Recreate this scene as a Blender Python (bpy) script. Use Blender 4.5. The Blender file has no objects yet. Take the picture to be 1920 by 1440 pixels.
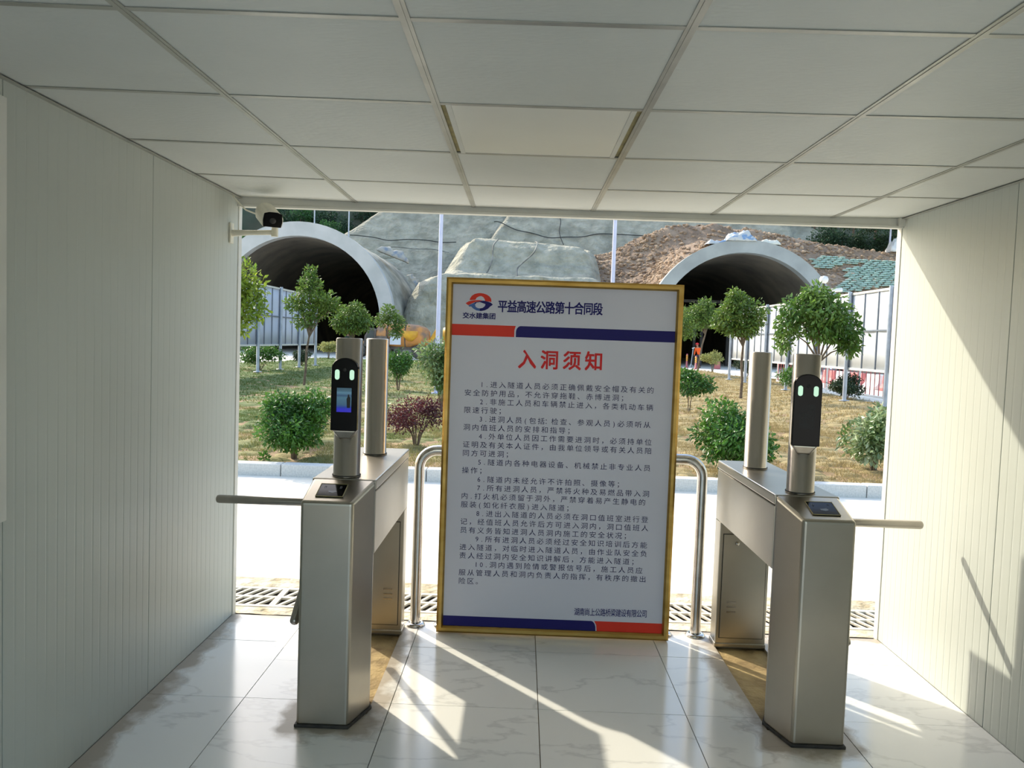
import bpy, bmesh, math, random
import numpy as np
from mathutils import Vector, Matrix, noise
R_ = random.Random(7)
rng = np.random.default_rng(11)
C = bpy.context.scene.collection
S = bpy.context.scene
PI = math.pi

# ------------------------------------------------------------------ camera, world, sun, exposure
CAMZ = 1.4709
F_, YAW, PIT, ROL = 1505.49, .0117, .0534, .0348
def mm(a, b): return np.array(a) @ np.array(b)
_cy, _sy, _cp, _sp, _cr, _sr = math.cos(YAW), math.sin(YAW), math.cos(PIT), math.sin(PIT), math.cos(ROL), math.sin(ROL)
MC = mm(mm([[_cr, 0, _sr], [0, 1, 0], [-_sr, 0, _cr]], [[1, 0, 0], [0, _cp, -_sp], [0, _sp, _cp]]), [[_cy, _sy, 0], [-_sy, _cy, 0], [0, 0, 1]])
cam_d = bpy.data.cameras.new('camera'); cam = bpy.data.objects.new('camera', cam_d); C.objects.link(cam)
cam_d.sensor_width = 36; cam_d.lens = F_ / 1920 * 36; cam_d.clip_start = .02; cam_d.clip_end = 600
rt, fw, up = MC[0], MC[1], MC[2]
cam.matrix_world = Matrix(((rt[0], up[0], -fw[0], 0), (rt[1], up[1], -fw[1], 0), (rt[2], up[2], -fw[2], CAMZ), (0, 0, 0, 1)))
S.camera = cam
W = bpy.data.worlds.new('world'); S.world = W; W.use_nodes = True
wn = W.node_tree.nodes; wl = W.node_tree.links
sky = wn.new('ShaderNodeTexSky'); sky.sky_type = 'NISHITA'; sky.sun_disc = False
sky.sun_elevation = math.radians(33.4); sky.sun_rotation = math.radians(-40.7)
sky.air_density = 1.3; sky.dust_density = 2.2; sky.ozone_density = 1.0
bg = wn['Background']; bg.inputs['Strength'].default_value = .42
wl.new(sky.outputs[0], bg.inputs['Color'])
sd = bpy.data.lights.new('sun', 'SUN'); sd.energy = 5.4; sd.color = (1, .91, .74); sd.angle = math.radians(.9)
so = bpy.data.objects.new('sun', sd); C.objects.link(so)
_az, _el = math.radians(40.7), math.radians(33.4)
sun_dir = Vector((math.sin(_az) * math.cos(_el), -math.cos(_az) * math.cos(_el), -math.sin(_el)))
so.rotation_euler = sun_dir.to_track_quat('-Z', 'Y').to_euler(); so.location = (-20, 20, 30)
S.view_settings.view_transform = 'Standard'; S.view_settings.look = 'None'
S.view_settings.gamma = 1; S.view_settings.use_curve_mapping = False
S.view_settings.exposure = 0.0

# ------------------------------------------------------------------ materials
def lin(c):
    return tuple((x / 12.92 if x <= .04045 else ((x + .055) / 1.055) ** 2.4) for x in [v / 255 for v in c]) + (1,)
def mat(name, col, rough=.5, metal=0, col2=None, nscale=6, ndetail=4, bump=0, bscale=40, spec=.5, coat=0, coord='Object', stretch=(1, 1, 1), ramp=(.35, .65), emit=None, es=0, island=0, trans=0, aniso=0):
    m = bpy.data.materials.new(name); m.use_nodes = True
    n = m.node_tree.nodes; l = m.node_tree.links; p = n['Principled BSDF']
    p.inputs['Base Color'].default_value = lin(col); p.inputs['Roughness'].default_value = rough
    p.inputs['Metallic'].default_value = metal; p.inputs['Specular IOR Level'].default_value = spec
    p.inputs['Coat Weight'].default_value = coat; p.inputs['Coat Roughness'].default_value = .06
    if aniso: p.inputs['Anisotropic'].default_value = aniso
    tc = n.new('ShaderNodeTexCoord'); mp = n.new('ShaderNodeMapping'); mp.inputs['Scale'].default_value = stretch
    if coord == 'World':
        g = n.new('ShaderNodeNewGeometry'); l.new(g.outputs['Position'], mp.inputs['Vector'])
    else: l.new(tc.outputs[coord], mp.inputs['Vector'])
    last = None
    if col2 is not None:
        nz = n.new('ShaderNodeTexNoise'); nz.inputs['Scale'].default_value = nscale; nz.inputs['Detail'].default_value = ndetail
        l.new(mp.outputs[0], nz.inputs['Vector'])
        rp = n.new('ShaderNodeValToRGB'); rp.color_ramp.elements[0].position = ramp[0]; rp.color_ramp.elements[1].position = ramp[1]
        rp.color_ramp.elements[0].color = lin(col); rp.color_ramp.elements[1].color = lin(col2)
        l.new(nz.outputs['Fac'], rp.inputs[0]); last = rp.outputs[0]; m['rampnode'] = rp.name
    if island:
        g2 = n.new('ShaderNodeNewGeometry'); hs = n.new('ShaderNodeHueSaturation'); mr = n.new('ShaderNodeMapRange')
        mr.inputs['To Min'].default_value = 1 - island; mr.inputs['To Max'].default_value = 1 + island
        l.new(g2.outputs['Random Per Island'], mr.inputs[0]); l.new(mr.outputs[0], hs.inputs['Value'])
        if last: l.new(last, hs.inputs['Color'])
        else: hs.inputs['Color'].default_value = lin(col)
        last = hs.outputs[0]
    if last: l.new(last, p.inputs['Base Color'])
    if bump:
        nb = n.new('ShaderNodeTexNoise'); nb.inputs['Scale'].default_value = bscale; nb.inputs['Detail'].default_value = 5
        l.new(mp.outputs[0], nb.inputs['Vector'])
        bp = n.new('ShaderNodeBump'); bp.inputs['Strength'].default_value = bump; bp.inputs['Distance'].default_value = .02
        l.new(nb.outputs['Fac'], bp.inputs['Height']); l.new(bp.outputs[0], p.inputs['Normal'])
    if emit: p.inputs['Emission Color'].default_value = lin(emit); p.inputs['Emission Strength'].default_value = es
    if trans:
        tr = n.new('ShaderNodeBsdfTranslucent'); mx = n.new('ShaderNodeMixShader'); mx.inputs[0].default_value = trans
        if last: l.new(last, tr.inputs['Color'])
        else: tr.inputs['Color'].default_value = lin(col)
        l.new(p.outputs[0], mx.inputs[1]); l.new(tr.outputs[0], mx.inputs[2]); l.new(mx.outputs[0], n['Material Output'].inputs[0])
    return m
M = {}
M['steel'] = mat('brushed_stainless', (178, 172, 160), .31, 1, col2=(172, 166, 154), nscale=5, stretch=(1, 1, 1), bump=.02, bscale=400)
M['steel_tube'] = mat('polished_stainless', (205, 200, 192), .16, 1, col2=(190, 184, 176), nscale=14)
M['steel_cyl'] = mat('brushed_steel_tube', (176, 170, 162), .27, 1, col2=(168, 162, 154), nscale=14, stretch=(1, 1, .04), bump=.02, bscale=120)
M['seam'] = mat('dark_seam', (40, 38, 36), .7, col2=(60, 56, 50), nscale=30)
M['black'] = mat('gloss_black', (6, 6, 7), .08, col2=(8, 8, 9), nscale=10, spec=.16)
M['blackmatt'] = mat('black_plastic', (22, 22, 22), .5, col2=(30, 30, 30), nscale=20)
M['led'] = mat('led_glow', (190, 225, 200), .4, emit=(200, 245, 215), es=.72, col2=(200, 235, 210), nscale=10)
M['gold'] = mat('gold_titanium', (178, 148, 84), .30, .9, col2=(158, 126, 62), nscale=5, stretch=(1, 1, 3), bump=.04, bscale=140)
M['boardw'] = mat('printed_film', (204, 207, 222), .34, col2=(200, 203, 219), nscale=2, bump=.05, bscale=3)
M['navy'] = mat('navy_ink', (30, 28, 100), .5, col2=(32, 30, 104), nscale=5, spec=.2)
M['ink'] = mat('text_ink', (38, 40, 90), .5, col2=(42, 44, 94), nscale=5, spec=.2)
M['red'] = mat('red_ink', (222, 62, 46), .45, col2=(217, 58, 42), nscale=5, spec=.2)
M['redtitle'] = mat('title_red_ink', (214, 44, 46), .45, col2=(209, 40, 42), nscale=5, spec=.2)
M['blue'] = mat('logo_blue', (50, 95, 165), .45, col2=(48, 90, 158), nscale=5)
M['plasticw'] = mat('cream_plastic', (226, 222, 205), .4, col2=(218, 214, 196), nscale=12)
M['alu'] = mat('white_aluminium', (214, 214, 206), .4, col2=(204, 204, 196), nscale=6)
M['grate'] = mat('cast_grate', (212, 206, 190), .8, col2=(186, 178, 158), nscale=12, bump=.3, bscale=60)
M['concrete_road'] = mat('concrete_road', (226, 222, 210), .85, col2=(208, 198, 176), nscale=1.1, ndetail=9, bump=.35, bscale=14, coord='World', ramp=(.45, .8))
M['mortar'] = mat('rough_mortar', (214, 206, 184), .95, col2=(158, 144, 112), nscale=9, ndetail=8, bump=.8, bscale=30, coord='World')
M['screed'] = mat('dirty_screed', (168, 146, 100), .9, col2=(104, 84, 52), nscale=9, ndetail=8, bump=.5, bscale=40, coord='World', ramp=(.35, .75))
M['granite'] = mat('grey_granite', (186, 187, 184), .8, col2=(204, 204, 200), nscale=60, ndetail=3, bump=.2, bscale=80)
M['shot'] = mat('shotcrete', (140, 136, 118), .95, col2=(176, 170, 150), nscale=.8, ndetail=10, bump=1, bscale=1.6, coord='World')
M['shot'].node_tree.nodes['Bump'].inputs['Distance'].default_value = .4
M['shot2'] = mat('shotcrete_berm', (144, 142, 124), .95, col2=(182, 177, 158), nscale=.9, ndetail=10, bump=1, bscale=2, coord='World')
M['shot2'].node_tree.nodes['Bump'].inputs['Distance'].default_value = .35
M['ring'] = mat('portal_concrete', (190, 190, 188), .85, col2=(170, 172, 170), nscale=.5, ndetail=8, bump=.2, bscale=5, coord='World')
M['ring2'] = mat('portal_concrete_grey', (164, 168, 166), .85, col2=(146, 150, 148), nscale=.6, ndetail=8, bump=.2, bscale=5, coord='World')
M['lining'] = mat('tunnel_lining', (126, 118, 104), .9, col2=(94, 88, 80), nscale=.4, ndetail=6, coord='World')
M['tubeout'] = mat('rough_shell_concrete', (170, 168, 155), .95, col2=(120, 120, 108), nscale=.9, ndetail=9, bump=1, bscale=3, coord='World', stretch=(1, .35, 1))
M['earth'] = mat('red_brown_earth', (158, 136, 114), .97, col2=(128, 106, 86), nscale=.7, ndetail=12, bump=1, bscale=3, coord='World')
M['earth'].node_tree.nodes['Bump'].inputs['Distance'].default_value = .15
M['rock'] = mat('broken_rock', (174, 150, 124), .95, col2=(138, 112, 88), nscale=1.5, island=.25, coord='World')
M['bag'] = mat('green_woven_bag', (186, 206, 190), .85, col2=(156, 184, 170), nscale=3, bump=.3, bscale=30)
M['sheet_blue'] = mat('pale_blue_sheet', (200, 208, 222), .5, col2=(188, 198, 214), nscale=1, stretch=(1, 1, .3), trans=.25)
M['sheet_white'] = mat('white_sheet', (206, 210, 214), .5, col2=(190, 196, 204), nscale=1, stretch=(1, 1, .3))
M['postm'] = mat('galvanised_post', (176, 184, 196), .45, .4, col2=(158, 166, 178), nscale=5)
M['battenm'] = mat('grey_batten', (120, 130, 142), .5, .4, col2=(104, 114, 128), nscale=5)
M['pole'] = mat('white_pole', (214, 216, 240), .4, col2=(204, 206, 232), nscale=3)
M['soil'] = mat('lawn_soil', (158, 134, 98), .97, col2=(126, 104, 74), nscale=4, ndetail=9, bump=.8, bscale=20, coord='World')
M['bark'] = mat('tree_bark', (120, 104, 86), .9, col2=(92, 78, 64), nscale=14, bump=.4, bscale=50)
M['truck_y'] = mat('yellow_paint', (222, 168, 40), .5, col2=(196, 138, 40), nscale=2)
M['truck_o'] = mat('muddy_orange_paint', (206, 140, 70), .6, col2=(128, 104, 84), nscale=1.1, ndetail=8, ramp=(.45, .62))
M['tyre'] = mat('dusty_tyre', (62, 58, 54), .9, col2=(96, 90, 82), nscale=8)
M['mud'] = mat('muddy_metal', (112, 102, 92), .8, col2=(80, 72, 66), nscale=3)
M['cabg'] = mat('dark_glass', (40, 52, 56), .15, col2=(54, 66, 70), nscale=2)
M['orange'] = mat('hi_vis_orange', (255, 104, 30), .7, col2=(240, 92, 24), nscale=8)
M['helmet'] = mat('red_helmet', (210, 40, 40), .35, col2=(200, 34, 34), nscale=8)
M['helmety'] = mat('yellow_helmet', (200, 180, 40), .35, col2=(190, 170, 34), nscale=8)
M['skin'] = mat('skin', (176, 128, 100), .6, col2=(168, 120, 92), nscale=8)
M['trouser'] = mat('dark_trousers', (38, 40, 52), .8, col2=(46, 48, 60), nscale=8)
M['camo'] = mat('dull_green_jacket', (62, 72, 58), .8, col2=(50, 60, 48), nscale=8)
M['barrier_r'] = mat('barrier_red', (192, 110, 108), .6, col2=(182, 98, 100), nscale=3)
M['barrier_w'] = mat('barrier_white', (232, 230, 226), .6, col2=(222, 220, 216), nscale=3)
M['cable'] = mat('dark_cable', (52, 54, 52), .8, col2=(66, 66, 62), nscale=4)
M['hose'] = mat('pale_hose', (150, 148, 138), .7, col2=(84, 84, 78), nscale=1.2)
M['tarp'] = mat('crumpled_tarp', (190, 192, 190), .6, col2=(120, 150, 184), nscale=2.2, ramp=(.52, .6))
M['tarp2'] = mat('dusty_tarp', (178, 172, 160), .8, col2=(130, 140, 152), nscale=2.2, ramp=(.5, .66))
M['dark_steel'] = mat('dark_gantry_steel', (48, 46, 46), .7, col2=(70, 64, 58), nscale=2)
M['hillgreen'] = mat('hill_undergrowth', (50, 66, 46), 1, col2=(72, 74, 58), nscale=.4, ndetail=8, coord='World')
M['tape'] = mat('yellowed_filler', (178, 164, 112), .8, col2=(150, 140, 104), nscale=20)
M['glass'] = mat('pane_glass', (150, 160, 160), .08, col2=(156, 166, 166), nscale=3)

# wall sheet
M['wall'] = mat('white_steel_sheet', (186, 191, 184), .40, spec=.3, col2=(180, 185, 178), nscale=1.2, ndetail=3, coord='World', bump=.05, bscale=2.5)
# ceiling board with an embossed pattern
def ceiling_mat():
    m = mat('pvc_faced_gypsum', (208, 211, 206), .48, col2=(203, 206, 201), nscale=3, coord='World')
    n = m.node_tree.nodes; l = m.node_tree.links; p = n['Principled BSDF']
    g = n.new('ShaderNodeNewGeometry'); w1 = n.new('ShaderNodeTexVoronoi'); w1.inputs['Scale'].default_value = 38
    mp = n.new('ShaderNodeMapping'); mp.inputs['Scale'].default_value = (1, 2.2, 1); mp.inputs['Rotation'].default_value = (0, 0, .35)
    l.new(g.outputs['Position'], mp.inputs[0]); l.new(mp.outputs[0], w1.inputs['Vector'])
    b = n.new('ShaderNodeBump'); b.inputs['Strength'].default_value = .22; b.inputs['Distance'].default_value = .004
    l.new(w1.outputs['Distance'], b.inputs['Height']); l.new(b.outputs[0], p.inputs['Normal'])
    return m
M['ceil'] = ceiling_mat()
M['tbar'] = mat('ceiling_tee', (176, 176, 168), .35, .5, col2=(160, 160, 152), nscale=8)
M['lamp'] = mat('lamp_diffuser', (226, 226, 218), .3, col2=(222, 222, 214), nscale=3)

# turnstile footprints (world), used for floor dirt
LEGS = [(-.678, 3.12), (1.124, 3.12)]
def floor_mat():
    m = mat('marble_look_porcelain', (226, 226, 222), .11, spec=.55)
    n = m.node_tree.nodes; l = m.node_tree.links; p = n['Principled BSDF']
    g = n.new('ShaderNodeNewGeometry'); oi = n.new('ShaderNodeObjectInfo')
    # per-tile offset of the veins
    add = n.new('ShaderNodeVectorMath'); add.operation = 'MULTIPLY_ADD'
    cmb = n.new('ShaderNodeCombineXYZ'); l.new(oi.outputs['Random'], cmb.inputs[0]); l.new(oi.outputs['Random'], cmb.inputs[2])
    l.new(cmb.outputs[0], add.inputs[0]); add.inputs[1].default_value = (9, 5, 7); l.new(g.outputs['Position'], add.inputs[2])
    mp = n.new('ShaderNodeMapping'); mp.inputs['Rotation'].default_value = (0, 0, .6); mp.inputs['Scale'].default_value = (1, 2.2, 1)
    l.new(add.outputs[0], mp.inputs[0])
    nz = n.new('ShaderNodeTexNoise'); nz.inputs['Scale'].default_value = 1.1; nz.inputs['Detail'].default_value = 6; nz.inputs['Roughness'].default_value = .55
    l.new(mp.outputs[0], nz.inputs['Vector'])
    r = n.new('ShaderNodeValToRGB'); e = r.color_ramp.elements
    e[0].position = .485; e[0].color = (1, 1, 1, 1); e[1].position = .515; e[1].color = (1, 1, 1, 1)
    x = r.color_ramp.elements.new(.5); x.color = (.55, .55, .56, 1)
    l.new(nz.outputs['Fac'], r.inputs[0])
    mx = n.new('ShaderNodeMix'); mx.data_type = 'RGBA'; mx.blend_type = 'MULTIPLY'; mx.inputs[0].default_value = .38
    mx.inputs[6].default_value = lin((226, 226, 221)); l.new(r.outputs[0], mx.inputs[7])
    # dirt round the feet and along the left wall: distance to boxes, broken by noise
    sep = n.new('ShaderNodeSeparateXYZ'); l.new(g.outputs['Position'], sep.inputs[0])
    def M2(op, a, b):
        q = n.new('ShaderNodeMath'); q.operation = op
        for i, v in enumerate((a, b)):
            if v is None: continue
            if isinstance(v, (int, float)): q.inputs[i].default_value = v
            else: l.new(v, q.inputs[i])
        return q.outputs[0]
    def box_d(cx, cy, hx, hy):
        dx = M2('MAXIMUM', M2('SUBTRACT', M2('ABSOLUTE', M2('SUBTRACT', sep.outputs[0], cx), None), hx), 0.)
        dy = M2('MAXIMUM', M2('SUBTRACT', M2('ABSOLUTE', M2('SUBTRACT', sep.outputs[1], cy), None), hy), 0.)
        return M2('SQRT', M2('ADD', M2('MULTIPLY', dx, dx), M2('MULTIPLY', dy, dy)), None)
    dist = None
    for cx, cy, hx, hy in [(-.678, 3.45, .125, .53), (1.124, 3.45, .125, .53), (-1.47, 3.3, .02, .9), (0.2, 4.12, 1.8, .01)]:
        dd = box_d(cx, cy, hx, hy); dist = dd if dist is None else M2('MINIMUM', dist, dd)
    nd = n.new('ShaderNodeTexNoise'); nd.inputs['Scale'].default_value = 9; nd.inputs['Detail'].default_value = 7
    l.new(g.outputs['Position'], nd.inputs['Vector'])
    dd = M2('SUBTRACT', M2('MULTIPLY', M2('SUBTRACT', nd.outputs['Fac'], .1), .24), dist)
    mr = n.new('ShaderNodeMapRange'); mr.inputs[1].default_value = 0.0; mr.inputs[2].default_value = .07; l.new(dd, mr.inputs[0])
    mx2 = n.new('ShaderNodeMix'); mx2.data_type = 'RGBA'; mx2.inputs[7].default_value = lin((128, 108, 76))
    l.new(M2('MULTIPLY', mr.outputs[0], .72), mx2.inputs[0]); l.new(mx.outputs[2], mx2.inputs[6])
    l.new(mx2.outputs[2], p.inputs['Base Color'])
    n2 = n.new('ShaderNodeTexNoise'); n2.inputs['Scale'].default_value = 2.5; n2.inputs['Detail'].default_value = 5; l.new(g.outputs['Position'], n2.inputs['Vector'])
    mr2 = n.new('ShaderNodeMapRange'); mr2.inputs[3].default_value = .08; mr2.inputs[4].default_value = .24; l.new(n2.outputs['Fac'], mr2.inputs[0])
    l.new(M2('ADD', mr2.outputs[0], M2('MULTIPLY', mr.outputs[0], .3)), p.inputs['Roughness'])
    return m
M['tile'] = floor_mat()

def sod_mat():
    m = mat('turf_clods', (150, 132, 88), .95, bump=.6, bscale=60, coord='World')
    n = m.node_tree.nodes; l = m.node_tree.links; p = n['Principled BSDF']
    g = n.new('ShaderNodeNewGeometry'); sep = n.new('ShaderNodeSeparateXYZ'); l.new(g.outputs['Position'], sep.inputs[0])
    nz = n.new('ShaderNodeTexNoise'); nz.inputs['Scale'].default_value = .9; nz.inputs['Detail'].default_value = 9; l.new(g.outputs['Position'], nz.inputs['Vector'])
    a = n.new('ShaderNodeMath'); a.operation = 'MULTIPLY_ADD'; l.new(sep.outputs[0], a.inputs[0]); a.inputs[1].default_value = -.05; l.new(nz.outputs['Fac'], a.inputs[2])
    r = n.new('ShaderNodeValToRGB'); r.color_ramp.elements[0].position = .42; r.color_ramp.elements[0].color = lin((152, 136, 94))
    r.color_ramp.elements[1].position = .78; r.color_ramp.elements[1].color = lin((88, 106, 54))
    x = r.color_ramp.elements.new(.56); x.color = lin((136, 130, 82))
    l.new(a.outputs[0], r.inputs[0]); l.new(r.outputs[0], p.inputs['Base Color'])
    tr = n.new('ShaderNodeBsdfTranslucent'); mx = n.new('ShaderNodeMixShader'); mx.inputs[0].default_value = .0
    return m
M['sod'] = sod_mat()
def blade_mat():
    m = M['sod'].copy(); m.name = 'grass_blades'; n = m.node_tree.nodes; l = m.node_tree.links
    tr = n.new('ShaderNodeBsdfTranslucent'); mx = n.new('ShaderNodeMixShader'); mx.inputs[0].default_value = .35
    rp = [x for x in n if x.bl_idname == 'ShaderNodeValToRGB'][0]
    l.new(rp.outputs[0], tr.inputs['Color']); l.new(n['Principled BSDF'].outputs[0], mx.inputs[1]); l.new(tr.outputs[0], mx.inputs[2]); l.new(mx.outputs[0], n['Material Output'].inputs[0])
    return m
M['blade'] = blade_mat()
def leafm(name, c1, c2, tr=.35, rough=.4):
    return mat(name, c1, rough, col2=c2, nscale=2.5, island=.38, trans=tr)
M['leaf'] = leafm('glossy_green_leaves', (54, 96, 36), (86, 130, 46), .28, .32)
M['leaf_tree'] = leafm('tree_leaves', (76, 108, 44), (116, 140, 62), .35)
M['leaf_lime'] = leafm('young_leaves', (104, 132, 40), (140, 158, 58), .4)
M['leaf_dark'] = leafm('dark_conifer_leaves', (48, 66, 42), (62, 80, 48), .15, .6)
M['leaf_red'] = leafm('purple_leaves', (92, 40, 44), (66, 32, 40), .35, .4)
M['leaf_pale'] = leafm('yellow_green_leaves', (150, 158, 96), (170, 168, 106), .35, .6)
M['leaf_silver'] = leafm('pale_underside_leaves', (96, 124, 66), (176, 186, 150), .25, .35)
M['leaf_tree2'] = leafm('fresh_tree_leaves', (74, 110, 46), (110, 140, 62), .3, .35)
M['leaf_shine'] = leafm('shiny_leaves', (70, 104, 48), (150, 168, 116), .25, .3)
M['leaf_hill'] = leafm('hill_leaves', (54, 86, 52), (40, 62, 44), .2, .7)
M['leaf_hill2'] = leafm('bright_hill_leaves', (70, 118, 60), (56, 96, 52), .25, .7)

# ------------------------------------------------------------------ mesh helpers
class MB:
    def __init__(s): s.v = []; s.f = []; s.s = []
    def add(s, vs, fs, smooth=False):
        o = len(s.v); s.v += [tuple(v) for v in vs]; s.f += [tuple(i + o for i in f) for f in fs]; s.s += [smooth] * len(fs); return s
    def box(s, x0, x1, y0, y1, z0, z1):
        return s.add([(x0, y0, z0), (x1, y0, z0), (x1, y1, z0), (x0, y1, z0), (x0, y0, z1), (x1, y0, z1), (x1, y1, z1), (x0, y1, z1)],
                     [(3, 2, 1, 0), (4, 5, 6, 7), (0, 1, 5, 4), (1, 2, 6, 5), (2, 3, 7, 6), (3, 0, 4, 7)])
    def prism(s, poly, axis, a, b, smooth=False):   # poly in the other two axes (cyclic order), extruded along axis
        n = len(poly)
        def P(p, t): return {'x': (t, p[0], p[1]), 'y': (p[0], t, p[1]), 'z': (p[0], p[1], t)}[axis]
        vs = [P(p, a) for p in poly] + [P(p, b) for p in poly]
        s.add(vs, [tuple(range(n))[::-1], tuple(range(n, 2 * n))]); o = len(s.v) - 2 * n
        s.f += [(o + i, o + (i + 1) % n, o + n + (i + 1) % n, o + n + i) for i in range(n)]; s.s += [smooth] * n
        return s
    def tube(s, path, r, n=12, caps=True, smooth=True):
        path = [Vector(p) for p in path]; rs = r if isinstance(r, (list, tuple)) else [r] * len(path)
        ring = []; prev = None
        for i, p in enumerate(path):
            t = (path[min(i + 1, len(path) - 1)] - path[max(i - 1, 0)]).normalized()
            if prev is None:
                a = Vector((0, 0, 1)) if abs(t.z) < .9 else Vector((1, 0, 0)); u = t.cross(a).normalized()
            else: u = (prev - t * prev.dot(t)).normalized()
            prev = u; w = t.cross(u)
            ring.append([p + (u * math.cos(2 * PI * k / n) + w * math.sin(2 * PI * k / n)) * rs[i] for k in range(n)])
        vs = [q for rg in ring for q in rg]; fs = []
        for i in range(len(path) - 1):
            for k in range(n): fs.append((i * n + k, i * n + (k + 1) % n, (i + 1) * n + (k + 1) % n, (i + 1) * n + k))
        s.add(vs, fs, smooth)
        if caps:
            s.add(ring[0], [tuple(range(n))[::-1]]); s.add(ring[-1], [tuple(range(n))])
        return s
    def lathe(s, prof, c=(0, 0, 0), n=24, axis='z', smooth=True):   # prof [(r, h)]
        vs = []
        for r, h in prof:
            for k in range(n):
                a = 2 * PI * k / n; x, y = r * math.cos(a), r * math.sin(a)
                v = {'z': (x, y, h), 'y': (x, h, y), 'x': (h, x, y)}[axis]
                vs.append((v[0] + c[0], v[1] + c[1], v[2] + c[2]))
        fs = [(i * n + k, i * n + (k + 1) % n, (i + 1) * n + (k + 1) % n, (i + 1) * n + k) for i in range(len(prof) - 1) for k in range(n)]
        return s.add(vs, fs, smooth)
    def build(s, name, m, parent=None, loc=None, bevel=0, seg=2, recalc=True, kind=None):
        me = bpy.data.meshes.new(name); me.from_pydata(s.v, [], s.f)
        me.polygons.foreach_set('use_smooth', s.s)
        for q in (m if isinstance(m, (list, tuple)) else [m]): me.materials.append(q)
        if recalc:
            b = bmesh.new(); b.from_mesh(me); bmesh.ops.recalc_face_normals(b, faces=b.faces)
            b.to_mesh(me); b.free()
        me.update(); return link(name, me, parent, loc, bevel, seg, kind)
def link(name, me, parent=None, loc=None, bevel=0, seg=2, kind=None):
    o = bpy.data.objects.new(name, me); C.objects.link(o)
    if parent: o.parent = parent
    if loc: o.location = loc
    if bevel:
        b = o.modifiers.new('bevel', 'BEVEL'); b.width = bevel; b.segments = seg; b.limit_method = 'ANGLE'; b.angle_limit = .6
        b.harden_normals = False
    if kind: o['kind'] = kind
    return o
def np_mesh(name, verts, faces, m, smooth=False):   # faces: array (n,k)
    me = bpy.data.meshes.new(name); k = faces.shape[1]
    me.vertices.add(len(verts)); me.vertices.foreach_set('co', verts.astype(np.float32).ravel())
    me.loops.add(faces.size); me.loops.foreach_set('vertex_index', faces.astype(np.int32).ravel())
    me.polygons.add(len(faces)); me.polygons.foreach_set('loop_start', np.arange(0, faces.size, k, dtype=np.int32))
    me.polygons.foreach_set('use_smooth', np.full(len(faces), smooth))
    me.materials.append(m); me.update(calc_edges=True); me.validate(); return me
def empty(name, loc=(0, 0, 0), rz=0, label=None, cat=None, group=None):
    o = bpy.data.objects.new(name, None); C.objects.link(o); o.location = loc; o.rotation_euler.z = rz; o.empty_display_size = .1
    tag(o, label, cat, group); return o
def tag(o, label=None, cat=None, group=None, kind=None):
    if label: o['label'] = label
    if cat: o['category'] = cat
    if group: o['group'] = group
    if kind: o['kind'] = kind
    return o
def arc(cx, cy, r, a0, a1, n): return [(cx + r * math.cos(a0 + (a1 - a0) * i / n), cy + r * math.sin(a0 + (a1 - a0) * i / n)) for i in range(n + 1)]
def frac(x, y, z=0., sc=1.): return noise.noise(Vector((x * sc, y * sc, z * sc)))
def fbm(x, y, z=0., sc=1., o=4): return noise.fractal(Vector((x * sc, y * sc, z * sc)), 1.0, 2.0, o)

# ------------------------------------------------------------------ room
XL, XR, YE, H = -1.4627, 1.8821, 4.0893, 2.1444
YB = -1.3     # open rear end of the passage, behind the camera
def sag(x): return .004 - .013 * (1 - ((x - .2) / 1.7) ** 2)
# floor: screed base with porcelain tiles laid on it
floor = MB().box(XL - .08, XR + .08, YB, YE + .03, -.12, -.014).build('floor', M['screed'], kind='structure')
TF, XF, YF = .592, -1.0707, 3.7495
cuts = [(-.800, -.556, 3.05, 3.93), (1.000, 1.245, 3.05, 3.93)]
def clip_rect(r, c):
    x0, x1, y0, y1 = r; a0, a1, b0, b1 = c
    if a0 >= x1 or a1 <= x0 or b0 >= y1 or b1 <= y0: return [r]
    o = []
    if a0 > x0: o.append((x0, a0, y0, y1))
    if a1 < x1: o.append((a1, x1, y0, y1))
    m0, m1 = max(x0, a0), min(x1, a1)
    if b0 > y0: o.append((m0, m1, y0, b0))
    if b1 < y1: o.append((m0, m1, b1, y1))
    return [q for q in o if q[1] - q[0] > .003 and q[3] - q[2] > .003]
G = .0016
for j in range(-1, 9):
    for i in range(-1, 6):
        x0, x1 = max(XF + (i) * TF, XL), min(XF + (i + 1) * TF, XR)
        y1, y0 = min(YF - j * .6, YE + .01), max(YF - (j + 1) * .6, YB)
        if x1 - x0 < .02 or y1 - y0 < .02: continue
        rects = [(x0 + G, x1 - G, y0 + G, y1 - G)]
        for c in cuts: rects = [q for r in rects for q in clip_rect(r, c)]
        mb = MB(); dz = R_.uniform(-.0004, .0004)
        for r in rects: mb.box(r[0], r[1], r[2], r[3], -.013, dz)
        mb.build('floor_tile', M['tile'], floor)

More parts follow.
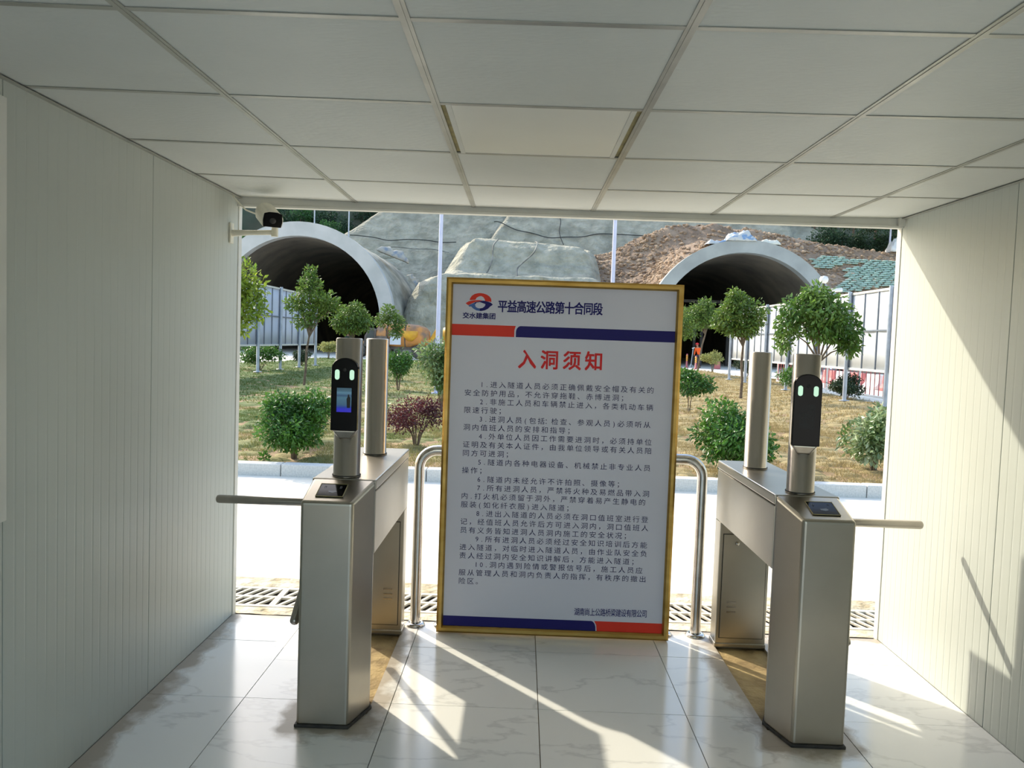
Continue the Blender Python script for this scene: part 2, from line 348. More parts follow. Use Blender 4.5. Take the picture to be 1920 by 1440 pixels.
# side walls: core + ribbed sheet panels
def wall(name, x, sgn, seams, hole=None):   # sgn: direction of the outside
    xa, xb = sorted((x + sgn * .012, x + sgn * .075))
    if hole:
        y0, y1, z0, z1 = hole
        mb = MB(); mb.box(xa, xb, YB, y0, -.02, H + .1); mb.box(xa, xb, y1, YE, -.02, H + .1)
        mb.box(xa, xb, y0, y1, -.02, z0); mb.box(xa, xb, y0, y1, z1, H + .1)
    else: mb = MB().box(xa, xb, YB, YE, -.02, H + .1)
    w = mb.build(name, M['wall'], kind='structure')
    for a, b in zip(seams[:-1], seams[1:]):
        if hole and b <= hole[1] + .001 and a >= hole[0] - .001: zs = [(0.0015, hole[2]), (hole[3], H + .03)]
        else: zs = [(0.0015, H + .03)]
        mb = MB()
        for z0, z1 in zs:
            n = max(2, int(round((b - a) / .052))); pts = [(x + sgn * .012, a + .0012)]
            prof = [(0, 0), (.0, .08), (.0016, .13), (.0016, .82), (0, .87)]
            for k in range(n):
                w0 = a + .0012 + (b - a - .0024) * k / n; dw = (b - a - .0024) / n
                dd = .0010 if k % 2 else .0004
                for d, t in ((dd, .02), (0, .14), (0, .86), (dd, .98)): pts.append((x + sgn * d, w0 + dw * t))
            pts.append((x + sgn * .012, b - .0012))
            mb.prism(pts, 'z', z0, z1)
        mb.build('wall_panel', M['wall'], w)
    return w
WIN = (1.13, 2.243, .91, 2.095)
wall_left = wall('wall_left', XL, -1, [YB, -.77, .18, WIN[0], WIN[1], 3.15, YE], WIN)
wall_right = wall('wall_right', XR, 1, [YB, -.66, .29, 1.24, 2.19, 3.145, YE])
# window in the left wall
wf = MB()
y0, y1, z0, z1 = WIN
for a, b, c, d in ((y0, y0 + .04, z0, z1), (y1 - .04, y1, z0, z1), (y0 + .04, y1 - .04, z0, z0 + .04), (y0 + .04, y1 - .04, z1 - .04, z1)):
    wf.box(XL - .07, XL + .012, a, b, c, d)
wf = wf.build('window_1', M['alu'], kind='structure', bevel=.002)
MB().box(XL - .045, XL - .04, y0 + .03, y1 - .03, z0 + .03, z1 - .03).build('pane', M['glass'], wf)
MB().box(XL - .055, XL - .01, (y0 + y1) / 2 - .02, (y0 + y1) / 2 + .02, z0 + .03, z1 - .03).build('mullion', M['alu'], wf)

# ceiling
ceiling = MB().box(XL - .1, XR + .1, YB, YE + .03, H + .06, H + .16).build('ceiling', M['wall'], kind='structure')
XC, YA = -1.4713, 1.722
xs = [XL] + [XC + i * .6 for i in range(1, 6)] + [XR]
ys = [YE - .005] + [YA + j * .6 for j in range(3, -6, -1) if YA + j * .6 > YB + .05] + [YB]
for a in range(len(xs) - 1):
    for b in range(len(ys) - 1):
        x0, x1 = xs[a] + .004, xs[a + 1] - .004; y1, y0 = ys[b] - .004, ys[b + 1] + .004
        if a == 2 and abs(ys[b] - (YA + 1.2)) < .01: lamp_cell = (x0, x1, y0, y1); continue
        t = R_.uniform(0, .0006)
        mb = MB(); vs = []
        for z in (0.003, .011):
            for (x, y) in ((x0, y0), (x1, y0), (x1, y1), (x0, y1)): vs.append((x, y, H + sag(x) + z + t))
        mb.add(vs, [(3, 2, 1, 0), (4, 5, 6, 7), (0, 1, 5, 4), (1, 2, 6, 5), (2, 3, 7, 6), (3, 0, 4, 7)])
        mb.build('ceiling_tile', M['ceil'], ceiling)
for x in xs[1:-1]:
    z = H + sag(x); mb = MB(); 
    mb.prism([(x - .012, z), (x + .012, z), (x + .012, z + .0025), (x + .002, z + .0025), (x + .002, z + .05), (x - .002, z + .05), (x - .002, z + .0025), (x - .012, z + .0025)], 'y', YB, YE - .005)
    mb.prism([(x - .003, z - .0015), (x + .003, z - .0015), (x + .003, z), (x - .003, z)], 'y', YB, YE - .005)
    mb.build('main_runner', M['tbar'], ceiling)
for b, y in enumerate(ys[1:-1]):
    for a in range(len(xs) - 1):
        x0, x1 = xs[a] + .012, xs[a + 1] - .012
        za, zb = H + sag(x0) + .0008, H + sag(x1) + .0008
        w = .009
        mb = MB(); vs = [(x0, y - w, za), (x1, y - w, zb), (x1, y + w, zb), (x0, y + w, za), (x0, y - w, za + .002), (x1, y - w, zb + .002), (x1, y + w, zb + .002), (x0, y + w, za + .002)]
        mb.add(vs, [(3, 2, 1, 0), (4, 5, 6, 7), (0, 1, 5, 4), (1, 2, 6, 5), (2, 3, 7, 6), (3, 0, 4, 7)])
        mb.build('cross_tee', M['tbar'], ceiling)
# wall angles round the ceiling edge
for x, s in ((XL, 1), (XR, -1)):
    MB().box(min(x, x + s * .018), max(x, x + s * .018), YB, YE - .005, H - .001, H + .0015).build('wall_angle', M['tbar'], ceiling)
# flat light panel let into the ceiling
lp = empty('light_panel', ((lamp_cell[0] + lamp_cell[1]) / 2, (lamp_cell[2] + lamp_cell[3]) / 2, H - .008), 0, 'flat light panel set in the ceiling, with yellowed strips at its two sides', 'ceiling light')
hx, hy = (lamp_cell[1] - lamp_cell[0]) / 2, (lamp_cell[3] - lamp_cell[2]) / 2
MB().box(-hx + .035, hx - .035, -hy + .004, hy - .004, .002, .012).build('diffuser', M['lamp'], lp, bevel=.002)
MB().box(-hx, -hx + .022, -hy, hy, .006, .016).build('filler_strip', M['tape'], lp)
MB().box(hx - .022, hx, -hy, hy, .006, .016).build('filler_strip', M['tape'], lp)
for s in (-1, 1): MB().box(s * (hx - .03) - .008, s * (hx - .03) + .008, -hy, hy, .0, .014).build('frame_bar', M['alu'], lp)
# opening trims
lintel = MB().box(XL, XR, YE - .004, YE + .04, 2.103, H + .07)
lintel.box(XL, XR, YE - .016, YE - .004, 2.101, 2.113)
lintel = lintel.build('trim_1', M['alu'], kind='structure', bevel=.002)
MB().box(XR - .03, XR, YE - .03, YE - .004, 2.11, 2.15).build('bracket', M['alu'], lintel)
MB().box(XL - .078, XL + .004, YE + .0, YE + .045, -.02, 2.11).build('trim_2', M['alu'], kind='structure', bevel=.003)
MB().box(XR - .004, XR + .078, YE + .0, YE + .045, -.02, 2.11).build('trim_3', M['alu'], kind='structure', bevel=.003)
MB().box(XL - .1, XR + .1, YB, YE + .05, H + .161, H + .2).build('trim_4', M['alu'], kind='structure')

# ------------------------------------------------------------------ ground outside
ch = .0
gb = MB()
def slab(x0, x1, y0, y1, z): gb.box(x0, x1, y0, y1, z - .35, z)
slab(-70, 90, 4.575, 130, -.004); slab(-70, XL - .08, YB - 60, 4.225, -.004); slab(XR + .08, 90, YB - 60, 4.225, -.004); slab(XL - .08, XR + .08, YB - 60, YB, -.004)
slab(XL - .08, XR + .08, YE + .16, 4.225, -.006)
slab(-70, -2.9, 4.225, 4.575, -.004); slab(3.36, 90, 4.225, 4.575, -.004)
road = gb.build('road', M['concrete_road'], kind='structure')
# rough mortar seams beside the drain
def rough_strip(x0, x1, y0, y1, z, amp, name):
    nx, ny = int((x1 - x0) / .02), max(2, int((y1 - y0) / .02)); vs = []; fs = []
    for j in range(ny + 1):
        for i in range(nx + 1):
            x, y = x0 + (x1 - x0) * i / nx, y0 + (y1 - y0) * j / ny
            e = 0 if j in (0, ny) else 1
            yy = y + (0 if e else .012 * frac(x, y, 3, 9))
            vs.append((x, yy, z + e * amp * (.5 + fbm(x, y, 1, 14))))
    for j in range(ny):
        for i in range(nx): a = j * (nx + 1) + i; fs.append((a, a + 1, a + nx + 2, a + nx + 1))
    return MB().add(vs, fs, True).build(name, M['mortar'], recalc=False, kind='structure')
rough_strip(XL - .03, XR + .03, YE + .035, 4.232, -.004, .006, 'mortar_strip')
rough_strip(-3.2, 4.2, 4.57, 4.75, -.0035, .007, 'mortar_strip')
# drain channel below the gratings
dc = MB().box(-2.9, 3.36, 4.19, 4.235, -.35, -.025).box(-2.9, 3.36, 4.565, 4.61, -.35, -.025).box(-2.9, 3.36, 4.19, 4.61, -.36, -.3)
dc.build('drain_channel', M['seam'], kind='structure')
# gratings
def grate_mesh(sl):
    w, d, t = .5195, .33, .011; mb = MB()
    mb.box(0.0005, w - .0005, 0, .03, -t, 0); mb.box(0.0005, w - .0005, d / 2 - .014, d / 2 + .014, -t, 0); mb.box(0.0005, w - .0005, d - .03, d, -t, 0)
    for q in (.0005, w - .0165): mb.box(q, q + .016, .03, d - .03, -t, -.0002)
    n = 9
    for row in ((.03, d / 2 - .014), (d / 2 + .014, d - .03)):
        L = row[1] - row[0]; sh = sl * L
        for k in range(n + 1):
            c = w * k / n; b = .0092
            if k in (0, n): continue
            lo, hi = .0005, w - .0005
            cl = lambda v: min(max(v, lo), hi)
            p = [(cl(c - b - sh / 2), row[0]), (cl(c + b - sh / 2), row[0]), (cl(c + b + sh / 2), row[1]), (cl(c - b + sh / 2), row[1])]
            mb.prism(p, 'z', -t, -.001)
    return mb
gL = gR = None
nG = 12
for k in range(nG):
    x = -2.87 + k * .52
    side = x < .3
    if side and gL is None: o = grate_mesh(.42).build('drain_grate', M['grate']); gL = o.data
    elif not side and gR is None: o = grate_mesh(-.42).build('drain_grate', M['grate']); gR = o.data
    else: o = link('drain_grate', gL if side else gR)
    o.location = (x, 4.235, -.001)
    vis = -2.1 < x < -.8
    lb = ['drain grating hidden beyond the left wall end, outermost', 'drain grating just beyond the left wall end', 'leftmost visible drain grating, touching the left wall end', 'second visible drain grating from the left wall, left of the left turnstile',
          'drain grating behind the left turnstile and the left guard rail leg', 'drain grating behind the left half of the notice board', 'drain grating behind the middle of the notice board', 'drain grating behind the right half of the notice board',
          'drain grating at the right guard rail leg', 'drain grating behind the right turnstile', 'drain grating touching the right wall end', 'drain grating hidden beyond the right wall end'][k]
    tag(o, lb, 'drain grate', 'drain gratings across the entrance')

# ------------------------------------------------------------------ lawn
LAWN = [(-13, 8.36), (10.2, 8.36), (10.15, 20), (10.2, 26), (10.6, 31), (11.9, 35.5), (10.8, 42), (11, 49), (0, 50), (-12.2, 47), (-11.7, 39.5), (-13, 34)]
def in_poly(x, y, P=LAWN):
    c = False; n = len(P)
    for i in range(n):
        x0, y0 = P[i]; x1, y1 = P[(i + 1) % n]
        if (y0 > y) != (y1 > y) and x < (x1 - x0) * (y - y0) / (y1 - y0) + x0: c = not c
    return c
def lawn_z(x, y): return .095 + .02 * frac(x, y, 5, .35) + .02 * frac(x, y, 2, 1.1)
b = bmesh.new(); lv = [b.verts.new((x, y, .06)) for x, y in LAWN]; lb_ = [b.verts.new((x, y, -.1)) for x, y in LAWN]
for i in range(len(LAWN)): k = (i + 1) % len(LAWN); b.faces.new((lb_[i], lb_[k], lv[k], lv[i]))
me = bpy.data.meshes.new('lawn'); b.to_mesh(me); b.free(); me.materials.append(M['soil'])
lawn = link('lawn', me, kind='structure')
# bumpy soil surface
st = .16; ys_ = [8.36 + i * st for i in range(int(8 / st))] + [8.36 + 8 + i * .5 for i in range(70)]
xs_ = np.arange(-13, 12, .25); vs = []; idx = {}; fs = []
for j, y in enumerate(ys_):
    for i, x in enumerate(xs_): vs.append((x, y, lawn_z(x, y) - .02 + .02 * frac(x, y, 8, 4)))
nx = len(xs_)
for j in range(len(ys_) - 1):
    for i in range(nx - 1):
        if in_poly(xs_[i] + .12, ys_[j] + .05): a = j * nx + i; fs.append((a, a + 1, a + nx + 1, a + nx))
MB().add(vs, fs, True).build('soil', M['soil'], lawn, recalc=False)
# sods: separate turves near the kerb
def sod_mesh(seed, w=.37, d=.27, h=.022):
    r = random.Random(seed); nr, na = 3, 14; vs = [(0, 0, h)]; fs = []
    rad = [1 + r.uniform(-.13, .13) for _ in range(na)]
    for q in range(1, nr + 1):
        t = q / nr
        for k in range(na):
            a = 2 * PI * k / na; ca, sa = math.cos(a), math.sin(a)
            e = 1 / max(abs(ca), abs(sa)) ** .6
            vs.append((w / 2 * ca * e * t * rad[k], d / 2 * sa * e * t * rad[k], h * (1 - t ** 3) + r.uniform(-.006, .006) if q < nr else -.012))
    for k in range(na): fs.append((0, 1 + k, 1 + (k + 1) % na))
    for q in range(nr - 1):
        for k in range(na): a = 1 + q * na; fs.append((a + k, a + na + k, a + na + (k + 1) % na, a + (k + 1) % na))
    return MB().add(vs, fs, True)
protos = [sod_mesh(s).build('sod', M['sod'], lawn, recalc=False) for s in range(6)]
cnt = 0; farv = []; farf = []; placed = []
y = 8.52; row = 0
while y < 47:
    dy = .29 if y < 14 else .42; dxx = .40 if y < 14 else .6
    lo, hi = max(-12.8, -.62 * y - 3), min(11.5, .62 * y + 3)
    x = lo + (row % 2) * dxx / 2
    while x < hi:
        px, py = x + R_.uniform(-.05, .05), y + R_.uniform(-.04, .04)
        if R_.random() > .06 and in_poly(px, py) and in_poly(px, py - .15):
            placed.append((px, py))
            rz = R_.uniform(-.25, .25); sc = R_.uniform(.85, 1.15) * dxx / .40
            if cnt < 290 and -3.6 < px < 4.9:
                pr = protos[cnt % 6]
                o = pr if cnt < 6 else link('sod', pr.data, lawn)
                o.location = (px, py, lawn_z(px, py) - .012); o.rotation_euler.z = rz; o.scale = (sc, sc, R_.uniform(.7, 1.3)); cnt += 1
            else:
                src = protos[R_.randrange(6)].data; o0 = len(farv); c_, s_ = math.cos(rz) * sc, math.sin(rz) * sc
                for v in src.vertices: farv.append((px + v.co.x * c_ - v.co.y * s_, py + v.co.x * s_ + v.co.y * c_, lawn_z(px, py) - .012 + v.co.z * 1.1))
                for p in src.polygons: farf.append(tuple(i + o0 for i in p.vertices))
        x += dxx
    y += dy; row += 1
MB().add(farv, farf, True).build('turf', M['sod'], lawn, recalc=False, kind='stuff')
# grass blades
def blades(n, y0, y1, h, w):
    u = rng.random(n); Y = (y0 ** 2 + u * (y1 ** 2 - y0 ** 2)) ** .5; X = np.clip((rng.random(n) * 2 - 1) * (.5 * Y + 1.5), -12.9, 11.5)
    d = np.array([fbm(a, b_, 0, 1.3) for a, b_ in zip(X, Y)])
    keep = (np.array([in_poly(a, b_) for a, b_ in zip(X, Y)])) & (d > -.25 + rng.random(n) * .3); X, Y = X[keep], Y[keep]; n = len(X)
    Z = np.array([lawn_z(a, b_) for a, b_ in zip(X, Y)]) + .003
    a = rng.random(n) * 2 * PI; hh = h * (.5 + rng.random(n)); ww = w * (.6 + .8 * rng.random(n)); ln = rng.normal(0, .6, (n, 2)) * hh[:, None]
    v = np.zeros((n, 3, 3)); v[:, 0, 0] = X - np.cos(a) * ww; v[:, 0, 1] = Y - np.sin(a) * ww; v[:, 0, 2] = Z
    v[:, 1, 0] = X + np.cos(a) * ww; v[:, 1, 1] = Y + np.sin(a) * ww; v[:, 1, 2] = Z
    v[:, 2, 0] = X + ln[:, 0]; v[:, 2, 1] = Y + ln[:, 1]; v[:, 2, 2] = Z + hh
    return v.reshape(-1, 3)
v = np.concatenate([blades(170000, 8.45, 15, .036, .004), blades(130000, 15, 48, .055, .012)])
gme = np_mesh('grass', v, np.arange(len(v)).reshape(-1, 3), M['blade'])
link('grass', gme, lawn, kind='stuff')
# kerb
kerb = empty('kerb', (0, 8.18, 0), 0, 'pale blue-grey granite kerb between the bright road and the lawn', 'kerb')
kp = None
for k in range(30):
    if kp is None: o = MB().box(-.372, .372, 0, .17, -.05, .122).build('kerb_stone', M['granite'], kerb, bevel=.008); kp = o
    else:
        o = link('kerb_stone', kp.data, kerb, bevel=.008)
    o.location = (-12.6 + k * .752, R_.uniform(-.004, .004), R_.uniform(-.004, .003))
kb2 = empty('kerb', (10.05, 8.5, 0), 0, 'white kerb along the right-hand edge of the lawn, below the white fence', 'kerb')
for k in range(23): 
    o = link('kerb_stone', kp.data, kb2); o.location = (.1, k * .752 + .3, -.03); o.rotation_euler.z = PI / 2

# ------------------------------------------------------------------ tunnels and hillside
def arch_pts(R, zc, n=40, foot=-.05):
    a0 = math.asin(min(.98, (zc - 0) / R)) if zc < R else 0
    # circle for the vault, continuing down to the ground with slightly inward legs
    a = []; t0 = -math.asin((zc - foot) / R)
    for i in range(n + 1):
        t = t0 + (PI - 2 * t0) * i / n; a.append((R * math.cos(t), zc + R * math.sin(t)))
    return a
def portal(x, R, zc, th, yf, yend, ringm, outm, label, cat, ringd=.9):
    root = empty('tunnel_portal', (x, yf, 0), 0, label, cat)
    o_ = arch_pts(R, zc); i_ = arch_pts(R - th, zc); n = len(o_)
    mb = MB(); vs = [(p[0], 0, p[1]) for p in o_] + [(p[0], 0, p[1]) for p in i_] + [(p[0], ringd, p[1]) for p in o_] + [(p[0], ringd, p[1]) for p in i_]
    fs = []
    for k in range(n - 1):
        fs += [(k, k + 1, n + k + 1, n + k), (k, 2 * n + k, 2 * n + k + 1, k + 1), (n + k, n + k + 1, 3 * n + k + 1, 3 * n + k)]
    mb.add(vs, fs, False); mb.build('portal_ring', ringm, root)
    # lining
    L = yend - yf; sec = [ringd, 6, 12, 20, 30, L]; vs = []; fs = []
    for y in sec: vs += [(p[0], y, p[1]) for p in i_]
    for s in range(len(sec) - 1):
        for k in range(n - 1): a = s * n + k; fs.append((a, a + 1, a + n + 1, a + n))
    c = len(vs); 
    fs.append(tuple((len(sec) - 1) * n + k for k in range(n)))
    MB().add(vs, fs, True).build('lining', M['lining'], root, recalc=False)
    vs = []; fs = []; o2 = arch_pts(R - .12, zc); sec = [ringd + j * 1.2 for j in range(14)] + [30, L]
    for y in sec: vs += [(p[0] * (1 + .006 * frac(p[0], y, p[1], .8)), y, p[1] + .08 * frac(p[0], y, p[1], .9)) for p in o2]
    for s in range(len(sec) - 1):
        for k in range(n - 1): a = s * n + k; fs.append((a, a + 1, a + n + 1, a + n))
    MB().add(vs, fs, True).build('outer_shell', outm, root, recalc=False)
    return root
LT = (-16.9, 7.2, 2.6, 60.0); RT = (16.3, 7.4, 2.15, 60.0)
pl = portal(LT[0], LT[1], LT[2], 1.05, LT[3], 120, M['ring'], M['tubeout'], 'left concrete tunnel portal with pale grey ring, behind the blue fence and the camera', 'tunnel')
prt = portal(RT[0], RT[1], RT[2], .95, RT[3], 120, M['ring2'], M['tubeout'], 'right concrete tunnel portal with grey ring, under the brown earth heap', 'tunnel')
def inside(T, x, z, m=.3): return (x - T[0]) ** 2 + (z - T[2]) ** 2 < (T[1] - m) ** 2
# back slope of sprayed concrete: grid over (x, s); y = y0 + k z
def slope(name, fx, y0, k, z1, m, cutT=(), amp=.5, nx=110, nz=70, z0=-.5, kind='structure', label=None, cat=None):
    vs = []; fs = []; P = {}
    for j in range(nz + 1):
        z = z0 + (z1 - z0) * j / nz
        xa, xb = fx(z)
        for i in range(nx + 1):
            x = xa + (xb - xa) * i / nx
            yy = y0 + k * z + amp * fbm(x, z, 1.7, .16, 5) * 1.2
            if i in (0, nx): yy += .5
            vs.append((x, yy, z + .1 * frac(x, z, 9, .9)))
    for j in range(nz):
        for i in range(nx):
            a = j * (nx + 1) + i; v = vs[a + nx + 2]
            if any(inside(T, v[0], v[2]) for T in cutT): continue
            fs.append((a, a + 1, a + nx + 2, a + nx + 1))
    o = MB().add(vs, fs, True).build(name, m, recalc=False, kind=kind); return o
slope('slope', lambda z: (-24 if z < 9 else -18.9 + (z - 11.6) * 1.08 , 31.5), 70.5, 1.0, 26, M['shot'], (LT, RT))
slope('slope', lambda z: (-3.4 + (z - 12) * .55, 27.2), 69.3, 1.0, 26, M['shot'], (LT, RT), amp=.4, z0=8)
slope('hillside', lambda z: (-60, 0), 74, 1.1, 34, M['hillgreen'], (LT,), amp=1.5, nx=80, nz=40)
slope('hillside', lambda z: (20, 80), 78, 1.1, 34, M['hillgreen'], (RT,), amp=1.5, nx=80, nz=40)

# central berm in two tiers
def berm():
    rows = [(-10.6, 7.6, 63.8, -.3), (-9.9, 7.2, 64.3, 2.5), (-9.3, 6.9, 64.9, 4.8), (-8.6, 6.6, 65.5, 6.2), (-7.6, 6.4, 65.9, 6.75), (-7.0, 6.3, 66.9, 6.95),
            (-6.7, 6.25, 67.6, 7.2), (-6.1, 6.1, 68.4, 8.4), (-5.5, 5.8, 69.2, 9.6), (-5.0, 5.3, 69.8, 10.15), (-4.8, 5.0, 70.8, 10.35), (-4.6, 5.0, 73.5, 10.6), (-4.6, 5.0, 84, 10.8)]
    nx = 70; sub = 5; vs = []; rr = []
    for a, b_ in zip(rows[:-1], rows[1:]):
        for q in range(sub): t = q / sub; rr.append(tuple(a[i] * (1 - t) + b_[i] * t for i in range(4)))
    rr.append(rows[-1])
    for (xa, xb, y, z) in rr:
        vs.append((xa - 1.2, y + 9, z)); vs.append((xa - .25, y + 1.6, z - .15))
        for i in range(nx + 1):
            t = i / nx; x = xa + (xb - xa) * t
            e = min(1, min(t, 1 - t) * 14); rd = (1 - e) ** 2 * .8
            tz = -.45 * t if z > 8 else 0
            n_ = fbm(x, z + y, 3, .45, 5)
            vs.append((x + .12 * frac(x, z, 4, .9), y + rd + .28 * n_, z + tz - rd * .5 + .1 * frac(x, y, 2, 1.2)))
        vs.append((xb + .25, y + 1.6, z - .5)); vs.append((xb + 1.0, y + 9, z - .5))
    w = nx + 5; fs = []
    for j in range(len(rr) - 1):
        for i in range(w - 1): a = j * w + i; fs.append((a, a + 1, a + w + 1, a + w))
    return MB().add(vs, fs, True).build('concrete_berm', M['shot2'], recalc=False)
bm_ = berm(); bm_['kind'] = 'structure'; bm_['label'] = 'stepped grey sprayed-concrete berm between the two tunnel portals'

# earth heap over and around the right portal
def hnoise(x, y):
    return (.45 if x < 23 else .45 - .33 * min(1, (x - 23) / 2)) * fbm(x, y, 0, .3, 5)
def ridge(x):
    P = [(3.5, 9.4), (6.5, 9.7), (9, 10.4), (13, 12.3), (17, 12.9), (20, 12.7), (24, 12.0), (27.5, 11.3), (34, 10.7), (60, 9)]
    for (a, za), (b_, zb) in zip(P[:-1], P[1:]):
        if x <= b_: t = max(0, (x - a) / (b_ - a)); return za + (zb - za) * t
    return P[-1][1]
def heap_z(x, y):
    R = ridge(x); k = R / (75 - 59.5); z = min(R, max(0, (y - 59.5)) * k)
    if y > 76: z = R + (y - 76) * .1
    dx = abs(x - RT[0]); Ro = RT[1]
    if dx < Ro:
        za = RT[2] + math.sqrt(Ro ** 2 - dx ** 2); z = max(z, za - .25 + .12 * (y - 60.9))
    z = min(z, R) if y < 90 else z
    if dx < Ro: z = max(z, RT[2] + math.sqrt(Ro ** 2 - dx ** 2) - .02)
    return z
vs = []; fs = []; X_ = np.arange(3.6, 60, .3); Y_ = np.concatenate([np.arange(60.55, 77, .3), np.arange(77, 96, 1.2)])
for j, y in enumerate(Y_):
    for i, x in enumerate(X_):
        a = min(1, (y - 60.55) / 1.5)
        vs.append((x, y, heap_z(x, y) + a * (hnoise(x, y) + .12 * frac(x, y, 3, 1.9) * (1 if x < 23 else .3)) ))
nx = len(X_)
for j in range(len(Y_) - 1):
    for i in range(nx - 1):
        a = j * nx + i
        fs.append((a, a + 1, a + nx + 1, a + nx))
heap = MB().add(vs, fs, True).build('earth_heap', M['earth'], recalc=False)
heap['kind'] = 'structure'; heap['label'] = 'big heap of red-brown earth and broken rock over the right tunnel portal'
# front skirt closing the heap on both sides of the ring
sk = MB()
for (xa, xb) in ((3.6, RT[0] - RT[1] + .05), (RT[0] + RT[1] - .05, 60)):
    n = int((xb - xa) / .3); v = []; f = []
    for i in range(n + 1):
        x = xa + (xb - xa) * i / n; zt = heap_z(x, 60.55)
        v += [(x, 58.6, -.05), (x, 60.58, zt + .03)]
    for i in range(n): f.append((2 * i, 2 * i + 2, 2 * i + 3, 2 * i + 1))
    sk.add(v, f, True)
sk.build('toe', M['earth'], heap, recalc=False)
# rocks
def rocks(n, fn, smin, smax, seed):
    r = random.Random(seed); V = []; Fc = []
    b0 = bmesh.new(); bmesh.ops.create_icosphere(b0, subdivisions=1, radius=1); bv = [v.co.copy() for v in b0.verts]; bf = [[v.index for v in f.verts] for f in b0.faces]; b0.free()
    for _ in range(n):
        x, y, z = fn(r); s = smin + (smax - smin) * r.random() ** 2.2; sx, sy, sz = s * r.uniform(.7, 1.3), s * r.uniform(.7, 1.3), s * r.uniform(.45, .9)
        o = len(V); a = r.uniform(0, 6.28); c_, s_ = math.cos(a), math.sin(a)
        for v in bv:
            k = r.uniform(.75, 1.15); p = (v.x * sx * k, v.y * sy * k, v.z * sz * k); V.append((x + p[0] * c_ - p[1] * s_, y + p[0] * s_ + p[1] * c_, z + p[2]))
        Fc += [tuple(i + o for i in f) for f in bf]
    return MB().add(V, Fc, False)
def on_heap(r):
    x = r.choice([r.uniform(4, 12), r.uniform(20, 34), r.uniform(10, 30)]); y = r.uniform(61, 76.3)
    return x, y, heap_z(x, y) + hnoise(x, y)
rocks(6500, on_heap, .05, .30, 3).build('rubble', M['rock'], heap, recalc=False, kind='stuff')
# sandbags in courses on the slope right of the portal
def bag_mesh():
    mb = MB(); n, mq = 10, 5; vs = []; fs = []
    for i in range(mq + 1):
        t = -1 + 2 * i / mq; rr = (1 - abs(t) ** 3.2) ** .5 if abs(t) < 1 else .12
        rr = max(rr, .15)
        for k in range(n): a = 2 * PI * k / n; vs.append((t * .30, math.cos(a) * .19 * rr, math.sin(a) * .082 * rr))
    for i in range(mq):
        for k in range(n): fs.append((i * n + k, i * n + (k + 1) % n, (i + 1) * n + (k + 1) % n, (i + 1) * n + k))
    fs += [tuple(range(n))[::-1], tuple(mq * n + k for k in range(n))]
    return mb.add(vs, fs, True)
bp = None; nb = 0
def uvat(x, y, z):
    q = MC @ (np.array((x, y, z)) - np.array((0, 0, CAMZ))); return 960 + F_ * q[0] / q[1], 720 - F_ * q[2] / q[1]
ZONES = [[(175, 760), (330, 690), (560, 680), (700, 730), (740, 700), (900, 740), (1240, 750), (1900, 770), (1900, 1230), (1560, 1230), (560, 1380), (620, 1215), (760, 1200), (800, 1120), (760, 1010), (860, 900), (1150, 850), (1230, 815), (700, 850), (420, 930), (260, 890)]]
for c in range(24):
    z = 5.75 + c * .19          # each course runs level along the slope
    for i in range(40):
        x = 22.4 + i * .60 + (c % 2) * .30
        if x > 34.6: continue
        y = 59.5 + z / (ridge(x) / 15.5)
        for _ in range(6): y += (z - heap_z(x, y) - hnoise(x, y)) * 1.2
        u_, v_ = uvat(x, y, z); 
        if not in_poly((u_ - 1500) * 9.6, (v_ - 410) * 9.6, ZONES[0]): continue
        if (x - RT[0]) ** 2 + (z - RT[2]) ** 2 < (RT[1] + .3) ** 2: continue
        if nb >= 300: break
        if bp is None: o = bag_mesh().build('sandbag', M['bag']); bp = o
        else: o = link('sandbag', bp.data)
        o.location = (x + R_.uniform(-.04, .04), y - .12 + R_.uniform(-.05, .05), z + .06); o.rotation_euler = (R_.uniform(-.15, .15), R_.uniform(-.1, .1), R_.uniform(-.15, .15))
        o.scale = (1.05, 1.1, R_.uniform(.95, 1.2))
        tag(o, 'small grey-green sandbag stacked in courses on the earth slope right of the right tunnel', 'sandbag', 'green sandbags on the earth slope'); nb += 1
print('bags', nb)

# hoses and cables on the slope
def hose(pts, r, m, name, label, cat='cable'):
    P = [Vector(p) for p in pts]; out = []
    for i in range(len(P) - 1):
        p0, p1, p2, p3 = P[max(i - 1, 0)], P[i], P[i + 1], P[min(i + 2, len(P) - 1)]
        for q in range(8):
            t = q / 8; out.append(.5 * ((2 * p1) + (p2 - p0) * t + (2 * p0 - 5 * p1 + 4 * p2 - p3) * t * t + (3 * p1 - p0 - 3 * p2 + p3) * t ** 3))
    out.append(P[-1])
    return tag(MB().tube(out, r, 6).build(name, m), label, cat)
def at(u, v, y):
    d = MC.T @ np.array([(u - 960) / F_, 1, -(v - 720) / F_]); k = y / d[1]; return (d[0] * k, y, CAMZ + d[2] * k)
def on_slope(u, v, y0=69.3, k=1.0, off=.35):
    d = MC.T @ np.array([(u - 960) / F_, 1, -(v - 720) / F_]); t = (y0 - off + k * CAMZ) / (d[1] - k * d[2]); return (d[0] * t, d[1] * t, CAMZ + d[2] * t)
def px2(cx, cy): return 800 + cx / 3.84, 370 + cy / 3.84
hose([at(*px2(515, 303), 69.4), at(*px2(480, 350), 68.9), at(*px2(475, 430), 68.1), at(*px2(455, 500), 67.5), at(*px2(425, 560), 66.8), at(*px2(415, 600), 65.7)], .06, M['hose'], 'hose', 'pale hose hanging over the left part of the concrete berm', 'hose')
